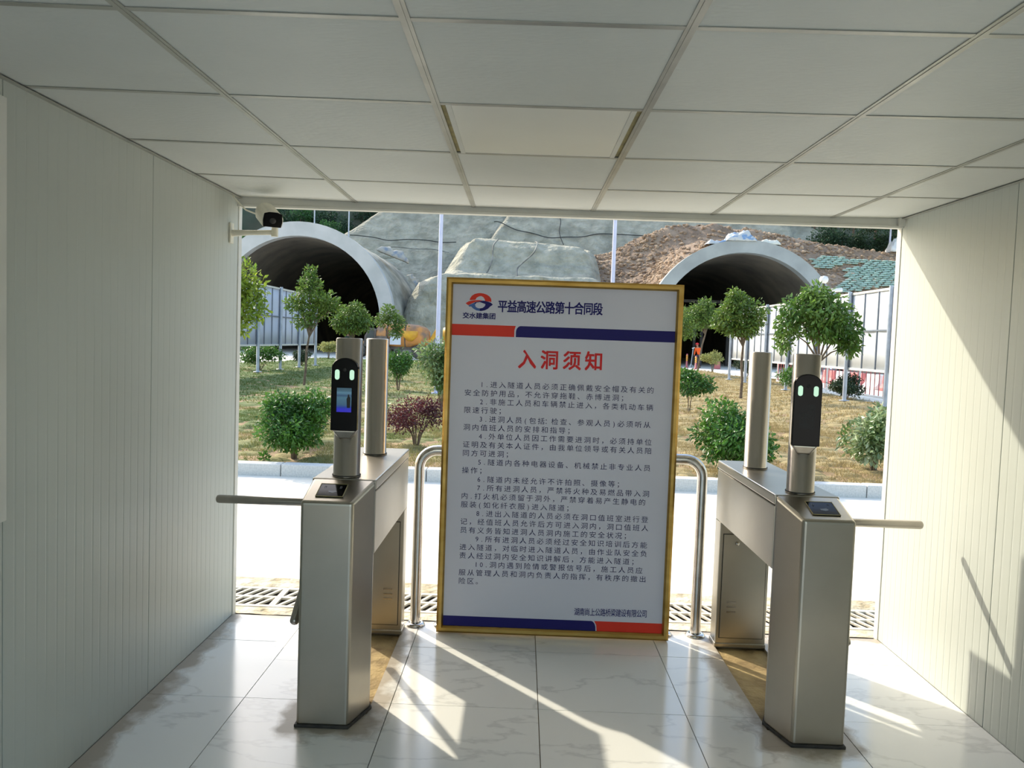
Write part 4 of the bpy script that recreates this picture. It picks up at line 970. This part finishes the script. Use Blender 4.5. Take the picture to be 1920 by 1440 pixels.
# ------------------------------------------------------------------ people
def skin_mesh(name, verts, edges, radii, m, parent, root=0, sub=1):
    me = bpy.data.meshes.new(name); me.from_pydata(verts, edges, []); o = bpy.data.objects.new(name, me); C.objects.link(o)
    s = o.modifiers.new('skin', 'SKIN'); s.use_smooth_shade = True
    for i, r in enumerate(radii): me.skin_vertices[0].data[i].radius = r if isinstance(r, tuple) else (r, r); me.skin_vertices[0].data[i].use_root = (i == root)
    q = o.modifiers.new('sub', 'SUBSURF'); q.levels = sub; q.render_levels = sub
    dg = bpy.context.evaluated_depsgraph_get(); nm = bpy.data.meshes.new_from_object(o.evaluated_get(dg)); nm.materials.clear(); nm.materials.append(m)
    bpy.data.objects.remove(o); nm.polygons.foreach_set('use_smooth', [True] * len(nm.polygons)); nm.name = name
    return link(name, nm, parent)
def person(loc, rz, label, jacket, hat, bend):
    root = empty('person', loc, rz, label, 'person')
    # local frame: facing -y ; bend leans the trunk toward +x (sideways)
    b = bend
    V = [(0, 0, .93), (b * .25, 0, 1.08), (b * .7, -.02, 1.28), (b * 1.0, -.03, 1.44), (b * 1.25, -.05, 1.53), (b * 1.4, -.06, 1.62), (b * 1.5, -.06, 1.72),
         (.1, 0, .88), (.11, -.03, .5), (.12, .0, .1), (.12, -.12, .05), (-.1, 0, .88), (-.11, -.02, .5), (-.12, .02, .1), (-.12, -.10, .05),
         (b + .19, -.03, 1.40), (b + .25, -.02, 1.14), (b + .22, -.12, .92), (b + .21, -.15, .84), (b - .19, -.03, 1.42), (b - .27, -.02, 1.15), (b - .24, -.12, .93), (b - .23, -.15, .85)]
    E = [(0, 1), (1, 2), (2, 3), (3, 4), (4, 5), (5, 6), (0, 7), (7, 8), (8, 9), (9, 10), (0, 11), (11, 12), (12, 13), (13, 14), (3, 15), (15, 16), (16, 17), (17, 18), (3, 19), (19, 20), (20, 21), (21, 22)]
    Rr = [(.15, .11), (.14, .1), (.16, .11), (.13, .1), (.055, .055), (.085, .095), (.075, .085), .085, .06, .042, .035, .085, .06, .042, .035, .065, .045, .033, .03, .065, .045, .033, .03]
    body = skin_mesh('body', V, E, Rr, M['skin'], root)
    h = Vector(V[6])
    k = [0, 1, 2, 3, 15, 16, 17, 19, 20, 21]; ix = {a: i for i, a in enumerate(k)}
    skin_mesh('jacket', [V[a] for a in k], [(ix[a], ix[c]) for a, c in E if a in ix and c in ix], [(.19, .15), (.19, .15), (.2, .15), (.16, .13), .09, .068, .055, .09, .068, .055], jacket, root)
    k = [0, 7, 8, 9, 11, 12, 13]; ix = {a: i for i, a in enumerate(k)}
    skin_mesh('trousers', [V[a] for a in k], [(ix[a], ix[c]) for a, c in E if a in ix and c in ix], [(.16, .125), .11, .085, .065, .11, .085, .065], M['trouser'], root)
    for a in (9, 13):
        x, y, z = V[a]; skin_mesh('boot', [(x, y + .03, .06), (x, y - .08, .045), (x, y - .17, .04)], [(0, 1), (1, 2)], [.055, .048, .04], M['blackmatt'], root)
    hx_, hy_, hz_ = h.x, h.y, h.z - .02
    MB().lathe([(.001, .125), (.06, .115), (.1, .08), (.122, .03), (.125, 0), (.15, -.008), (.15, -.016), (.12, -.012)], (hx_, hy_, hz_), 20).build('hard_hat', hat, root)
    MB().lathe([(.001, -.02), (.012, -.012), (.014, 0), (.001, .03)], (hx_, hy_ - .1, hz_ - .09), 8).build('nose', M['skin'], root)
    for s in (-1, 1):
        MB().lathe([(.001, -.008), (.012, 0), (.001, .008)], (hx_ + s * .035, hy_ - .092, hz_ - .055), 8).build('eye', M['blackmatt'], root)
        MB().lathe([(.001, -.03), (.018, -.01), (.02, .012), (.001, .03)], (hx_ + s * .095, hy_, hz_ - .08), 8).build('ear', M['skin'], root)
    MB().box(hx_ - .025, hx_ + .025, hy_ - .098, hy_ - .09, hz_ - .135, hz_ - .127).build('mouth', M['helmet'], root)
person((12.85, 58.5, 0), -.9, 'worker in an orange jacket and red helmet standing at the right tunnel mouth, leaning sideways', M['orange'], M['helmet'], -.14)
person((-13.6, 62.5, 0), .4, 'worker in dull green with a yellow helmet in the dark of the left tunnel', M['camo'], M['helmety'], .0)

# ------------------------------------------------------------------ turnstiles
def turnstile(cx, s, label, screen_on):
    root = empty('turnstile', (cx, 3.45, 0), 0, label, 'turnstile')
    def PX(p): return [(s * a, b_) for a, b_ in p]
    # front leg with sloped reader top
    bot = [(-.122, -.525), (.072, -.525), (.125, -.355), (.06, -.2), (-.122, -.2)]
    def topz(y): return .853 if y < -.52 else .908
    vs = [(s * x, y, .004) for x, y in bot] + [(s * x, y, topz(y)) for x, y in bot]
    n = 5; fs = [tuple(range(n)), (5, 6, 7), (5, 7, 8), (5, 8, 9)] + [(i, (i + 1) % n, n + (i + 1) % n, n + i) for i in range(n)]
    # ridge across the top at y=-.355
    vs += [(-s * .122, -.355, .908)]
    fs = [tuple(range(n)), (5, 6, 7, 10), (10, 7, 8, 9)] + [(i, (i + 1) % n, n + (i + 1) % n, n + i) for i in range(4)] + [(4, 0, 5, 10, 9)]
    leg = MB().add(vs, fs).build('front_leg', M['steel'], root, bevel=.012, seg=3)
    # seal bead
    for nm, pb, pz in (('base_bead', [(-.128, -.531), (.076, -.531), (.132, -.355), (.064, -.196), (-.128, -.196)], (.0, .012)),):
        MB().prism(PX(pb), 'z', *pz).build(nm, M['seam'], leg, bevel=.003)
    # bridge box
    xa, xb = sorted((-s * .122, s * .125))
    box = MB().prism([(-.35, .62), (.555, .62), (.555, .868), (-.35, .868)], 'x', xa, xb).build('bridge_box', M['steel'], root, bevel=.004)
    lid = MB().box(xa - .002, xb + .002, -.352, .56, .872, .912).build('lid', M['steel'], root, bevel=.006)
    MB().box(xa + .003, xb - .003, -.345, .55, .866, .874).build('lid_gap', M['seam'], root)
    # rear leg, panel door towards the front
    rl = MB().box(xa, xb, .455, .555, .004, .622).build('rear_leg', M['steel'], root, bevel=.004)
    dx0, dx1 = sorted((s * .105, -s * .105))
    MB().box(dx0 - .003, dx1 + .003, .4525, .4555, .045, .565).build('door_gap', M['seam'], rl)
    door = MB().box(dx0, dx1, .4505, .456, .048, .562).build('door', M['steel'], rl, bevel=.001)
    MB().prism(PX([(-.124, .45), (.129, .45), (.129, .56), (-.124, .56)]), 'z', 0, .02).build('plinth', M['steel'], rl, bevel=.003)
    vn = MB()
    for k in range(3):
        z = .175 + k * .024; x = s * .055; vn.prism([(x - .022, z), (x + .022, z), (x + .022, z + .007), (x - .022, z + .007)], 'y', .446, .452)
    vn.build('louvres', M['steel_tube'], rl)
    MB().lathe([(.001, -.012), (.008, -.012), (.01, 0), (.01, .006)], (s * .04, .45, .52), 12, axis='y').build('lock', M['steel_tube'], rl)
    # card reader window on the slope
    sl = math.atan2(.055, .17); cxr = -.025 * s
    rd = empty_part('card_reader', root)
    me = MB().box(-.052, .052, -.05, .05, 0, .004).build('card_reader', M['black'], root, bevel=.001)
    me.location = (cxr, -.44, .8795); me.rotation_euler.x = sl
    fr_ = MB()
    for a, b_, c, d in ((-.052, .052, -.05, -.0475), (-.052, .052, .0475, .05), (-.052, -.0495, -.05, .05), (.0495, .052, -.05, .05)): fr_.box(a, b_, c, d, .0035, .0052)
    fr_.build('reader_rim', M['tape'], me)
    ic = MB()
    for q in (-1, 1):
        for rr in (.010, .015):
            pts = arc(q * .018, .022, rr, (0 if q > 0 else PI) - .7, (0 if q > 0 else PI) + .7, 6)
            for (x0, y0), (x1, y1) in zip(pts[:-1], pts[1:]): ic.tube([(x0, y0, .0045), (x1, y1, .0045)], .0007, 4)
    ic.prism([(-.012, -.006), (.014, -.002), (.020, -.014), (.006, -.022), (-.010, -.016)], 'z', .0042, .0048)
    ic.build('reader_icon', M['battenm'], me)
    # steel posts
    for yy, nm in ((-.28, 'terminal_post'), (.335, 'plain_post')):
        p_ = MB().lathe([(.001, .545), (.048, .545), (.0525, .541), (.0525, .002), (.0555, .0), (.0555, -.003), (.001, -.003)], (0, 0, 0), 48).build(nm, M['steel_cyl'], root)
        p_.location = (-.0 * s - .006, yy, .9155)
        MB().lathe([(.0535, 0), (.0565, 0), (.0565, .004), (.0535, .004)], (0, 0, 0), 48).build('rubber_ring', M['seam'], p_)
        if nm == 'terminal_post': tp = p_; p_.rotation_euler.z = 0 if s > 0 else -.2
    # face terminal: rounded-top slab bowed to the post
    w, z0, z1 = .0515, .185 if s > 0 else .19, .468
    zt = z1 - .042
    prof = [(-w, z0), (w, z0), (w, zt)] + [(w * math.cos(a), zt + .042 * math.sin(a)) for a in [PI / 2 * k / 8 for k in range(1, 8)]] + [(0, z1)] + [(-w * math.cos(a), zt + .042 * math.sin(a)) for a in [PI / 2 * k / 8 for k in range(7, 0, -1)]] + [(-w, zt)]
    term = MB().prism(prof, 'y', -.078, -.045).build('face_terminal', M['black'], tp, bevel=.003)
    MB().add([(-.048, -.066, z0), (.048, -.066, z0), (.050, -.02, z0), (-.050, -.02, z0), (-.022, -.0535, z0 - .035), (.022, -.0535, z0 - .035), (.03, -.02, z0 - .035), (-.03, -.02, z0 - .035)], [(0, 1, 5, 4), (1, 2, 6, 5), (2, 3, 7, 6), (3, 0, 4, 7), (0, 1, 2, 3), (4, 5, 6, 7)]).build('terminal_bracket', M['steel_cyl'], tp, bevel=.006)
    def part(mb, nm, m, **k): return mb.build(nm, m, tp, **k)
    for q in (-1, 1):
        cxx = q * .0285; P = arc(cxx, .414, .0088, 0, PI, 8) + arc(cxx, .392, .0088, PI, 2 * PI, 8)
        part(MB().prism(P, 'y', -.0795, -.0765), 'led_light', M['led'])
    part(MB().lathe([(.001, -.0795), (.006, -.0795), (.0075, -.078)], (0, 0, .422), 14, axis='y'), 'camera_lens', M['blackmatt'])
    if screen_on:
        part(MB().prism([(-.0285, .258), (.0285, .258), (.0285, .352), (-.0285, .352)], 'y', -.079, -.0765), 'screen', M['screen'])
    else:
        part(MB().prism([(-.0285, .258), (.0285, .258), (.0285, .352), (-.0285, .352)], 'y', -.0785, -.0765), 'screen', M['screen_off'])
    # hub and tripod arms on the outer side
    hub = MB().lathe([(.001, -.055), (.035, -.05), (.052, -.02), (.058, .03), (.058, .05)], (0, 0, 0), 24, axis='x')
    hub = hub.build('hub', M['steel'], root); hub.location = (-s * .155, .04, .74)
    hub.rotation_euler = (0, (-.6 if s > 0 else .6) + (0 if s > 0 else PI), 0)
    out = -s; b_ = math.radians(52); ax = Vector((math.cos(b_), 0, -math.sin(b_))); v0 = Vector((1, 0, 0))
    for ph in (0, 2 * PI / 3, -2 * PI / 3):
        v = v0 * math.cos(ph) + ax.cross(v0) * math.sin(ph) + ax * ax.dot(v0) * (1 - math.cos(ph))
        v = Vector((v.x * out, v.y, v.z)); st_ = Vector((out * .150, .04, .732)); L = .497 if ph == 0 else .56
        MB().tube([st_ + v * .02, st_ + v * (L - .012), st_ + v * (L - .004), st_ + v * L], [.0185, .0185, .016, .010], 20).build('arm', M['steel_cyl'], root)
    return root
def empty_part(n, p): return None
M['screen_off'] = mat('dim_screen', (7, 9, 11), .08, col2=(6, 20, 23), nscale=14, spec=.16)
def screen_mat():
    m = mat('lit_screen', (10, 12, 16), .2); n = m.node_tree.nodes; l = m.node_tree.links; p = n['Principled BSDF']
    tc = n.new('ShaderNodeTexCoord'); sp = n.new('ShaderNodeSeparateXYZ'); l.new(tc.outputs['Generated'], sp.inputs[0])
    r = n.new('ShaderNodeValToRGB'); r.color_ramp.interpolation = 'LINEAR'; e = r.color_ramp.elements
    e[0].position = 0; e[0].color = lin((44, 30, 190)); e[1].position = 1; e[1].color = lin((52, 84, 100))
    for pos, c in ((.12, (30, 34, 190)), (.2, (22, 52, 150)), (.3, (52, 92, 122)), (.6, (70, 112, 132)), (.68, (44, 76, 108)), (.8, (84, 128, 150)), (.88, (58, 94, 112))):
        x = r.color_ramp.elements.new(pos); x.color = lin(c)
    l.new(sp.outputs[2], r.inputs[0]); l.new(r.outputs[0], p.inputs['Emission Color']); p.inputs['Emission Strength'].default_value = .8
    return m
M['screen'] = screen_mat()
tL = turnstile(-.678, 1, 'stainless steel turnstile left of the notice board, its face terminal showing a lit blue screen', True)
tR = turnstile(1.124, -1, 'stainless steel turnstile right of the notice board, its face terminal screen dark', False)
# silhouette shown on the lit screen
tp = [c for c in tL.children if c.name.startswith('terminal_post')][0]
sil = MB().prism([(.012, .275), (.024, .275), (.025, .315), (.021, .318), (.020, .327), (.015, .327), (.014, .318), (.010, .31)], 'y', -.0796, -.0788); sil.build('screen_figure', M['blackmatt'], tp)

# ------------------------------------------------------------------ guard rail behind the board
gr = empty('guard_rail', (.215, 4.045, 0), 0, 'polished steel guard rail with rounded corners behind the notice board', 'railing')
hw, zt, rr = .717, .905, .09
path = [(-hw, 0, .005)] + [(-hw, 0, zt - rr)] + [(-hw + rr - rr * math.cos(a), 0, zt - rr + rr * math.sin(a)) for a in [PI / 2 * k / 8 for k in range(1, 9)]]
path += [(hw - rr + rr * math.sin(a), 0, zt - rr + rr * math.cos(a)) for a in [PI / 2 * k / 8 for k in range(0, 9)]] + [(hw, 0, .005)]
MB().tube(path, .0265, 20).build('bent_tube', M['steel_tube'], gr)
for x in (-.575, .547):
    MB().tube([(x, 0, .005), (x, 0, zt)], .022, 16).build('inner_post', M['steel_tube'], gr)
for x in (-hw, hw, -.575, .547):
    MB().lathe([(.001, .0), (.05, 0), (.05, .006), (.042, .014), (.027, .018), (.027, .014)], (x, 0, .001), 24).build('flange', M['steel_tube'], gr)

# ------------------------------------------------------------------ notice board
bx0, bx1, bz0, bz1, by = -.382, .775, .008, 1.772, 3.95
board = empty('notice_board', ((bx0 + bx1) / 2, by, 0), 0, 'tall white notice board in a gold frame with Chinese rules, between the turnstiles', 'notice board')
ox = (bx0 + bx1) / 2
def plate(mb, name, m, **k):
    o = mb.build(name, m, board, **k); return o
fw_ = .032
fp = [(0, 0), (0, -.016), (.010, -.022), (.024, -.022), (fw_, -.010), (fw_, .0), (fw_, .03), (0, .03)]     # (inward, y)
def frame():
    mb = MB(); cs = [(bx0, bz0, 1, 1), (bx1, bz0, -1, 1), (bx1, bz1, -1, -1), (bx0, bz1, 1, -1)]; vs = []; n = len(fp)
    for (x, z, sx, sz) in cs:
        for d, y in fp: vs.append((x + sx * d - ox, y, z + sz * d))
    for k in range(4):
        yield [vs[k * n + i] for i in range(n)] + [vs[((k + 1) % 4) * n + i] for i in range(n)], [(i, (i + 1) % n, n + (i + 1) % n, n + i) for i in range(n)]
for vs, fs in frame(): MB().add(vs, fs).build('frame_bar', M['gold'], board)
plate(MB().box(bx0 + .02 - ox, bx1 - .02 - ox, -.004, .02, bz0 + .02, bz1 - .02), 'panel', M['boardw'])
YP = by - .004
def B(u, v):      # place on the board surface seen at this position of the photograph
    d = MC.T @ np.array([(u - 960) / F_, 1, -(v - 720) / F_]); k = (YP) / d[1]; return d[0] * k - ox, CAMZ + d[2] * k
FONT = None
glyphs = {}
def glyph(ch, bold=0):
    key = (ch, bold)
    if key in glyphs: return glyphs[key]
    cu = bpy.data.curves.new('t', 'FONT'); cu.body = ch; cu.size = 1.0; cu.offset = bold; cu.resolution_u = 2; cu.fill_mode = 'FRONT'
    o = bpy.data.objects.new('t', cu); C.objects.link(o); dg = bpy.context.evaluated_depsgraph_get(); dg.update()
    me = bpy.data.meshes.new_from_object(o.evaluated_get(dg)); vs = [(v.co.x, v.co.y) for v in me.vertices]; fs = [tuple(p.vertices) for p in me.polygons]
    bpy.data.objects.remove(o); bpy.data.curves.remove(cu); bpy.data.meshes.remove(me); glyphs[key] = (vs, fs); return glyphs[key]
def place(mb, ch, cx, cz, w, h, y, bold=0, full=True, base=None):
    vs, fs = glyph(ch, bold)
    if not vs: return
    xs_ = [v[0] for v in vs]; zs_ = [v[1] for v in vs]
    if full == 'em':   # em box: advance centred
        mx, mz = .5 * EM, .5 * EM - .12 * EM
    else: mx, mz = (min(xs_) + max(xs_)) / 2, (min(zs_) + max(zs_)) / 2
    mb.add([(cx + (v[0] - mx) * w, y, cz + (v[1] - mz) * h) for v in vs], [tuple(f) for f in fs])
_v = glyph('国')[0]; EM = (max(v[0] for v in _v) + min(v[0] for v in _v))    # advance of a full-width glyph at size 1
EMZ = (max(v[1] for v in _v) + min(v[1] for v in _v)) / 2; GW = max(v[0] for v in _v) - min(v[0] for v in _v); GH = max(v[1] for v in _v) - min(v[1] for v in _v)
def placeg(mb, ch, cx, cz, w, h, y, bold=0):      # w,h: size of a full square glyph; keeps the em position
    if bold:
        b = bold * w * .5
        for q, (dx, dz) in enumerate(((-1, -1), (1, -1), (-1, 1), (1, 1), (0, 0), (0, 1), (0, -1), (1, 0), (-1, 0))): placeg(mb, ch, cx + dx * b, cz + dz * b, w, h, y - q * .00004)
        return
    vs, fs = glyph(ch, 0)
    if not vs: return
    kx, kz = w / GW, h / GH
    if ord(ch) < 256:
        xs_ = [v[0] for v in vs]; mx = (min(xs_) + max(xs_)) / 2; kx *= .9
        mz = EMZ
    else: mx = EM / 2; mz = EMZ
    mb.add([(cx + (v[0] - mx) * kx, y, cz + (v[1] - mz) * kz) for v in vs], [tuple(f) for f in fs])
lines = ['1.进入隧道人员必须正确佩戴安全帽及有关的', '安全防护用品，不允许穿拖鞋、赤博进洞；', '2.非施工人员和车辆禁止进入，各类机动车辆', '限速行驶；',
         '3.进洞人员(包括：检查、参观人员)必须听从', '洞内值班人员的安排和指导；', '4.外单位人员因工作需要进洞时，必须持单位', '证明及有关本人证件，由我单位领导或有关人员陪',
         '同方可进洞；', '5.隧道内各种电器设备、机械禁止非专业人员', '操作；', '6.隧道内未经允许不许拍照、摄像等；', '7.所有进洞人员，严禁将火种及易燃品带入洞',
         '内.打火机必须留于洞外，严禁穿着易产生静电的', '服装(如化纤衣服)进入隧道；', '8.进出入隧道的人员必须在洞口值班室进行登', '记，经值班人员允许后方可进入洞内，洞口值班人',
         '员有义务皆知进洞人员洞内施工的安全状况；', '9.所有进洞人员必须经过安全知识培训后方能', '进入隧道，对临时进入隧道人员，由作业队安全负',
         '责人经过洞内安全知识讲解后，方能进入隧道；', '10.洞内遇到险情或警报信号后，施工人员应', '服从管理人员和洞内负责人的指挥，有秩序的撤出', '险区。']
xa, z2 = B(877.8, 736.2); xb_, z24 = B(865.5, 1089)
pitch = .0428; dzl = (z2 - z24) / 22; x_start = (xa + xb_) / 2 + .0
print('text start', xa, xb_, 'line', dzl)
for i, t in enumerate(lines):
    mb = MB(); cz = z2 + dzl - i * dzl; cur = -.5
    if t[0].isdigit(): cur = 1.3
    for ch in t:
        wd = 1.0
        if ch.isdigit(): wd = .6
        elif ch == '.': wd = .55
        elif ch in '()': wd = .61
        elif ch == '：': wd = .56
        placeg(mb, ch, x_start + (cur + wd / 2) * pitch, cz, .0300 * (1 if ord(ch) > 255 else 1.0), .0300, -.0048)
        cur += wd
    mb.build('text_line', M['ink'], board, recalc=False)
# title
mb = MB()
for ch, u in zip('入洞须知', (988.5, 1030.5, 1072.5, 1113.8)):
    x, z = B(u, 676 + (u - 1050) * .03); placeg(mb, ch, x, z, .076, .086, -.0048, .05)
mb.build('title', M['redtitle'], board, recalc=False)
mb = MB()
for i, ch in enumerate('平益高速公路第十合同段'):
    u = 942.5 + i * 17.85; x, z = B(u, 574.5 + i * .55); placeg(mb, ch, x, z, .041, .055, -.0048, .06)
mb.build('header_text', M['navy'], board, recalc=False)
mb = MB()
for i, ch in enumerate('交水建集团'):
    u = 873.5 + i * 12.45; x, z = B(u, 591.5 + i * .4); placeg(mb, ch, x, z, .0275, .0275, -.0048, .05)
mb.build('logo_text', M['navy'], board, recalc=False)
mb = MB()
for i, ch in enumerate('湖南尚上公路桥梁建设有限公司'):
    u = 1081.5 + i * 9.75; x, z = B(u, 1147 + i * .32); placeg(mb, ch, x, z, .0225, .036, -.0048, .02)
mb.build('footer_text', M['navy'], board, recalc=False)
# bands
xl_, xr_ = bx0 + .03 - ox, bx1 - .03 - ox
def flat(poly, m, name, y=-.0046): MB().add([(p[0], y, p[1]) for p in poly], [tuple(range(len(poly)))]).build(name, m, board, recalc=False)
zt_, zb_ = B(905, 609)[1], B(905, 630)[1]; xs1 = B(964.5, 620)[0]; xs2 = B(967.5, 620)[0]; hh = zt_ - zb_
flat([(xl_, zb_), (xs1, zb_), (xs1, zb_ + hh * .6), (xs1 + .006, zt_), (xl_, zt_)], M['red'], 'red_band')
flat([(xs2, zb_), (xr_, zb_), (xr_, zt_)] + [(xs2 + .024 - .024 * math.sin(a), zt_ - .03 + .03 * math.cos(a)) for a in [PI / 2 * k / 8 for k in range(9)]], M['navy'], 'navy_band')
zt_, zb_ = B(970, 1155.5)[1], bz0 + .032; xs1 = B(1116.8, 1170)[0]; xs2 = B(1119, 1172)[0]
zt_ = zb_ + .05
flat([(xl_, zb_), (xs1, zb_)] + [(xs1 - .024 + .024 * math.cos(a), zt_ - .04 + .04 * math.sin(a)) for a in [PI / 2 * k / 8 for k in range(9)]] + [(xl_, zt_)], M['navy'], 'navy_band')
flat([(xs2, zb_), (xr_, zb_), (xr_, zt_), (xs2 - .014, zt_), (xs2 - .003, zt_ - .02)], M['red'], 'red_band')
# emblem (coordinates from the enlarged photograph: 6.737 px per px)
def E_(cx, cy): return B(855 + cx / 6.737, 540 + cy / 6.737 )
def poly_part(pts, m, name): flat([E_(*p) for p in pts], m, name)
arch = [(172, 152), (178, 130), (200, 98), (235, 76), (275, 66), (310, 64), (350, 70), (390, 84), (425, 108), (445, 140), (447, 176), (415, 172), (368, 165), (362, 140), (345, 115), (318, 102), (290, 106), (262, 122), (246, 148), (210, 150)]
poly_part(arch, M['red'], 'emblem_arch')
wing = [(122, 192), (160, 168), (215, 156), (280, 153), (340, 158), (300, 166), (240, 178), (190, 200), (155, 218)]
poly_part(wing, M['red'], 'emblem_wing')
blue1 = [(155, 222), (190, 204), (240, 182), (240, 210), (250, 240), (275, 254), (300, 258), (300, 290), (255, 282), (215, 258), (190, 232), (170, 236)]
poly_part(blue1, M['blue'], 'emblem_swoosh')
navy1 = [(240, 182), (300, 166), (350, 160), (400, 172), (440, 186), (466, 210), (448, 224), (432, 234), (405, 262), (365, 282), (320, 291), (300, 290), (300, 258), (335, 252), (360, 234), (372, 210), (365, 200), (334, 190), (300, 176), (262, 184), (240, 206)]
poly_part(navy1, M['navy'], 'emblem_ring')

# ------------------------------------------------------------------ surveillance camera in the upper left corner
cm = empty('security_camera', (XL + .004, 3.98, 1.955), 0, 'cream security camera with a black front, on a bracket at the upper left corner', 'camera')
MB().box(-.004, .006, -.022, .022, -.05, .05).build('wall_plate', M['plasticw'], cm, bevel=.003)
MB().tube([(.004, 0, 0), (.10, -.01, 0.004), (.225, -.03, .006)], [.017, .0125, .0125], 14).build('bracket_arm', M['plasticw'], cm)
MB().tube([(.225, -.03, -.014), (.226, -.03, .045)], [.017, .015], 14).build('swivel', M['plasticw'], cm)
hs_ = MB().prism(arc(0, 0, .052, -.2, PI + .2, 14) + [(-.046, -.036), (.046, -.036)], 'y', -.02, .17).build('housing', M['plasticw'], cm, bevel=.006)
hs_.location = (.232, -.10, .058); hs_.rotation_euler = (.36, 0, .52); hs_.scale = (.98, .9, .92)
k_ = MB().prism([(-.043, -.034), (.043, -.034), (.047, .0), (.043, .036), (.02, .044), (-.02, .044), (-.043, .036), (-.047, 0)], 'y', -.026, -.018).build('front_window', M['black'], hs_, bevel=.003)
MB().lathe([(.001, -.03), (.014, -.03), (.016, -.026)], (0, 0, .0), 16, axis='y').build('lens', M['blackmatt'], hs_)
MB().tube([(.16, .05, .11), (.12, .05, .10), (.06, .03, .12), (.015, .0, .17), (.006, .0, .185)], .004, 8).build('cable', M['plasticw'], cm)
